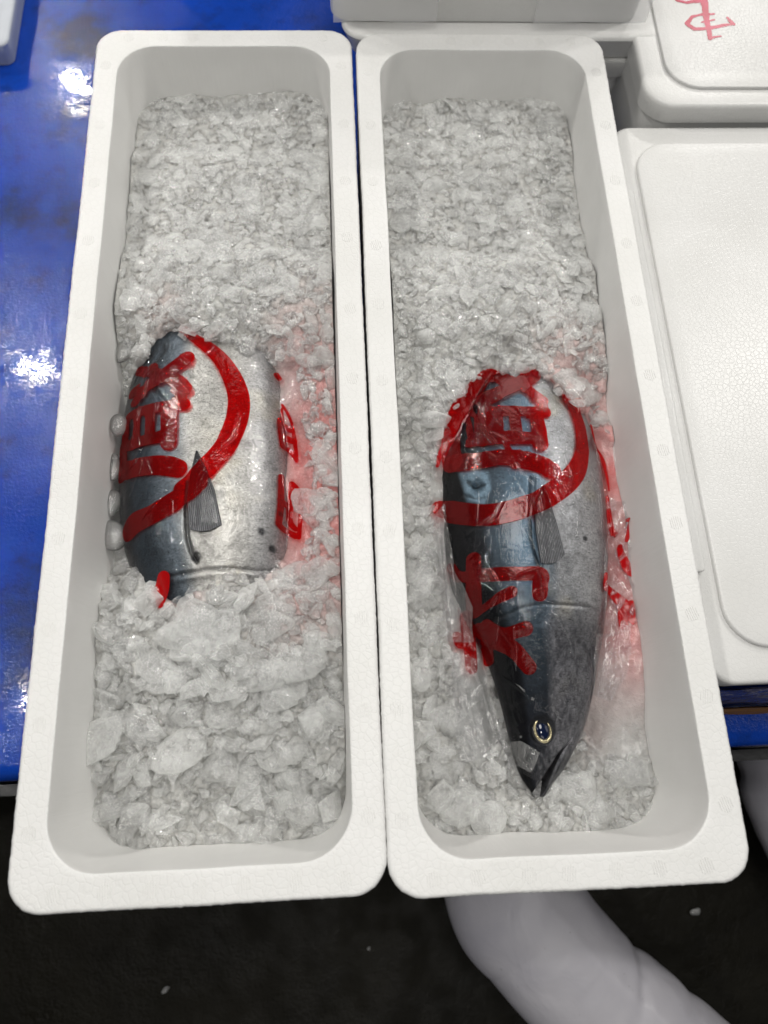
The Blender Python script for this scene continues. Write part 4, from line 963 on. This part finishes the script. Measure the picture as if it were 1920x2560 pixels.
sa = P(1512, 1238, -.03); sb = P(1400, 420, -.03)
ob = rr_solid('lid_ridge', sa[0]-.006, (sa[1]+sb[1])/2, .0085, (sb[1]-sa[1])/2, .004, -.036, -.020, EPSB, r1, 0, .0015, o1); smooth_by_angle(ob)
# violet plastic wrap and cardboard edge peeking out below that box's front
vio = plain('violet_plastic_wrap', (.10, .10, .20), .15, 25, .01)
cbd = plain('brown_cardboard', (.30, .14, .03), .7, 90, .001)
def strip(name, x0, x1, y0, z0, z1, th, mat, seed, label=None, cat=None, dip=.0):
    xs = np.linspace(x0, x1, 120); zz = np.linspace(z0, z1, 12); X, Zg = np.meshgrid(xs, zz); Y = y0+th*fbm(X*18, Zg*60, 3, seed)-dip*(1-(Zg-z0)/(z1-z0))
    Zg = Zg-.006*(fbm(X*10, X*0, 2, seed)+.0)*(1-(Zg-z0)/(z1-z0))
    V = np.stack([X, Y, Zg], -1).reshape(-1, 3); Vb = V.copy(); Vb[:, 1] += .0015
    Fq = gridfaces(12, 120); o = mesh(name, np.concatenate([V, Vb]), np.concatenate([Fq, Fq[:, ::-1]+len(V)]), mat)
    if label: tag(o, label, cat)
strip('plastic_wrap', .385, .86, yf-.004, -.175, -.075, .004, vio, 3, 'creased violet plastic wrap hanging on the front of the closed foam box', 'plastic wrap', .012)
strip('cardboard_edge', .43, .86, yf-.022, -.222, -.172, .003, cbd, 5, 'brown cardboard edge showing under the violet plastic wrap', 'cardboard', .006)

# far right lidded box with red handwriting
q = P(1345+60, 170, 0.0); a0 = P(1618/1920*1659, 171*.864, 0.0); fy = P(1500, 226, .0)[1]
X0 = P(1392, 180, 0.)[0]; X1 = X0+.45; Y1 = fy+.62
r2 = empty('lidded_foam_box', ((X0+X1)/2, (fy+Y1)/2, TZ)); o2 = tuple(r2.location)
tag(r2, 'closed white foam box at the top right, red brush writing on its wet lid', 'foam box', 'closed foam boxes')
for ob in (rr_solid('box_body', o2[0], o2[1], .225-.006, .31-.006, .04, TZ, -.035, EPSB, r2, .012, .003, o2), rr_solid('lid', o2[0], o2[1], .225, .31, .045, -.033, -.002, EPSB, r2, .002, .006, o2),
           rr_solid('lid_panel', o2[0], o2[1], .225-.035, .31-.03, .05, -.004, .003, EPSB, r2, 0, .002, o2)): smooth_by_angle(ob)
b = MB('red_brush_ink'); p_ = b.pr((.55, .02, .09), .35); nn = b.noise(60, 5, .7); b.l(b.ramp(nn.outputs[0], [(.3, (.55, .03, .10)), (.6, (.42, .004, .04))]), p_.inputs['Base Color']); RINK = b.end(p_.outputs[0])
ZT = (1400, 0, 3.16)
def flat_ink(name, strokes, z, root, off, mat, res=.0012):
    S = []; bb = [9, 9, -9, -9]
    for pts in strokes:
        q = np.array([P(*zl(ZT, x, y), z)[:2] for x, y, r in pts]); rad = [r/3.16*.00052 for x, y, r in pts]; S.append((q, rad)); m = max(rad)+.003
        bb = [min(bb[0], q[:, 0].min()-m), min(bb[1], q[:, 1].min()-m), max(bb[2], q[:, 0].max()+m), max(bb[3], q[:, 1].max()+m)]
    U, V = np.meshgrid(np.arange(bb[0], bb[2], res), np.arange(bb[1], bb[3], res)); sd = np.full(U.shape, 9.)
    for q, rad in S: sd = np.minimum(sd, seg_dist(U, V, q, rad))
    sd = sd+.0012*fbm(U*150, V*150, 3, 4)
    p2, Fc = clip_grid(sd); u = bb[0]+p2[:, 1]*res; v = bb[1]+p2[:, 0]*res
    mesh(name, np.stack([u, v, np.full(len(u), z)], -1)-np.array(off), Fc, mat, root)
flat_ink('brush_writing', [[(1100, -260, 20), (1120, -100, 26), (1140, 20, 34), (1155, 120, 28), (1170, 220, 24), (1185, 300, 22)], [(900, -40, 14), (930, 5, 16), (1000, 18, 18), (1100, 5, 22), (1200, -30, 18)],
                           [(1215, 110, 12), (1130, 110, 14), (1050, 130, 16), (1000, 185, 20), (1060, 228, 20), (1160, 225, 20), (1290, 200, 18), (1375, 188, 12)], [(1325, 140, 14), (1345, 165, 22), (1372, 192, 14)], [(1185, 298, 14), (1275, 284, 8)], [(1120, 175, 8), (1220, 155, 10)],
                           [(880, -150, 14), (1050, -120, 16), (1300, -160, 16)]], .0034, r2, o2, RINK)

# stack beyond the two open boxes
ys = .585
sx0 = P(700, 60, 0.)[0]; sx1 = P(1450, 78, 0.)[0]
sx1 = P(1448, 60, .0)[0]; sx0 = P(738, 60, 0.)[0]
cx = (sx0+sx1)/2; hx = (sx1-sx0)/2; yb = P(1440, 80, 0.)[1]
r3 = empty('lidded_foam_box', (cx, yb+.3, TZ)); o3 = tuple(r3.location)
tag(r3, 'closed white foam box carrying another box, just behind the right tuna box', 'foam box', 'closed foam boxes')
for ob in (rr_solid('box_body', cx, yb+.3, hx-.035, .28, .03, TZ, -.075, EPSB, r3, .01, .003, o3), rr_solid('box_rim', cx, yb+.3, hx-.022, .292, .03, -.078, -.045, EPSB, r3, .006, .004, o3), rr_solid('lid', cx, yb+.3, hx, .3, .035, -.042, -.001, EPSB, r3, .012, .006, o3)): smooth_by_angle(ob)
tz0 = .001
ux0 = P(690, 45, .03)[0]; ux1 = P(1425, 45, .03)[0]; uy = yb+.022
r4 = empty('stacked_foam_box', ((ux0+ux1)/2, uy+.26, tz0)); o4 = tuple(r4.location)
tag(r4, 'white foam box topping the stack at the upper edge, clear flaps on its front', 'foam box')
for ob in (rr_solid('box_body', o4[0], o4[1], (ux1-ux0)/2-.01, .26, .03, tz0, .20, EPSB, r4, .006, .004, o4),): smooth_by_angle(ob)
flp = film_mat('hazy_flap', .35)
for (fx0, fx1) in ((P(720, 45, .02)[0], P(945, 45, .02)[0]), (P(1155, 45, .02)[0], P(1400, 45, .02)[0])):
    V = []
    for i, z in enumerate(np.linspace(.012, .19, 12)):
        for x in np.linspace(fx0, fx1, 20): V.append((x-o4[0], uy-.004-.006*(1-i/11)-o4[1]+.0015*math.sin(x*60), z-o4[2]))
    mesh('clear_flap', np.array(V), gridfaces(12, 20), flp, r4)
# corner of a box at the far left
c_ = P(16, 98, -.18); r5 = empty('grey_foam_box', (c_[0]-.15, c_[1]+.2, TZ)); o5 = tuple(r5.location)
tag(r5, 'corner of a pale box on the blue table at the top left edge', 'box')
greyp = plain('pale_grey_plastic', (.50, .53, .58), .4, 80, .0005)
ob = rr_solid('box_body', o5[0], o5[1], .15, .2, .02, TZ, -.18, greyp, r5, .01, .004, o5); smooth_by_angle(ob)

# ------------------------------------------------------------------ pale plastic ducts on the floor
DUCT = duct_mat()
def duct(name, pts, rad, label, seed, fold=None, squash=.8):
    pts = np.array(pts, float); n = 150; t = np.linspace(0, len(pts)-1, n)
    def cr(a):
        out = []
        for s in t:
            i = min(int(s), len(a)-2); f = s-i; p0 = a[max(i-1, 0)]; p1 = a[i]; p2 = a[i+1]; p3 = a[min(i+2, len(a)-1)]
            out.append(.5*((2*p1)+(-p0+p2)*f+(2*p0-5*p1+4*p2-p3)*f*f+(-p0+3*p1-3*p2+p3)*f**3))
        return np.array(out)
    C = cr(pts); r = cr(np.array(rad, float)); T = np.gradient(C, axis=0); T /= np.linalg.norm(T, axis=1, keepdims=True); up = np.array([0, 0, 1.]); S = np.cross(T, up); S /= np.linalg.norm(S, axis=1, keepdims=True); N = np.cross(S, T)
    m = 96; a = np.linspace(0, 2*math.pi, m, endpoint=False)
    k = np.tile(np.linspace(0, 1, n)[:, None], (1, m)); A = np.tile(a, (n, 1))
    q = 1+.015*fbm(k*14, np.cos(A)*2+np.sin(A), 3, seed)
    if fold:
        for (kc, wd, dp, sk) in fold: q = q-dp*np.exp(-((k-kc-sk*np.cos(A))/wd)**2)*(1+.5*fbm(A*3/6.28*6, k*0, 2, seed))
    # flattened faces
    q = q+.12*np.exp(-np.abs(A-1.80-.15*k)/.38)-.04*np.exp(-((A-1.2)/.5)**2)-.03*np.exp(-((A-2.7)/.4)**2)
    V = C[:, None]+(r[:, None]*q)[..., None]*(np.cos(A)[..., None]*S[:, None]+np.sin(A)[..., None]*squash*N[:, None])
    o = mesh(name, V.reshape(-1, 3)-C[0], gridfaces(n, m, True), DUCT); o.location = tuple(C[0]); tag(o, label, 'plastic duct')
zf = -.66
dp = [P(x, y, zf) for x, y in ((1090, 1620), (1088, 1800), (1107, 1937), (1160, 2010), (1222, 2085), (1290, 2152), (1350, 2205), (1440, 2290), (1540, 2380))]
duct('plastic_duct', dp, [.12, .12, .119, .115, .112, .110, .112, .115, .115], 'pale lilac soft plastic duct curving over the dark floor at the bottom of the view', 3, [(.72, .030, .05, .08), (.80, .022, .035, -.04)])
dp = [P(x, y, zf) for x, y in ((1790, 1480), (1775, 1560), (1760, 1650), (1790, 1760), (1850, 1880))]
duct('plastic_duct', dp, [.13, .135, .145, .14, .13], 'pale plastic duct on the floor at the right edge, below the blue table', 9, [(.55, .03, .04, 0)])

# scraps of ice dropped on the floor
def scrap(x, y, z, r, label, seed):
    p = P(x, y, z); V, Fc = LIB[seed]
    o = mesh('ice_chip', V*r, Fc, [LUMP], smooth=False); o.location = (p[0], p[1], z+r*.4); tag(o, label, 'ice', 'ice chips dropped on the floor')
scrap(360, 2137, -.82, .012, 'small white ice chip alone on the dark floor below the left box', 3)
scrap(1497, 1967, -.82, .014, 'glinting ice chip on the dark floor right of the plastic duct', 5)
scrap(797, 2048, -.82, .005, 'tiny ice crumb on the dark floor below the gap between the boxes', 7)
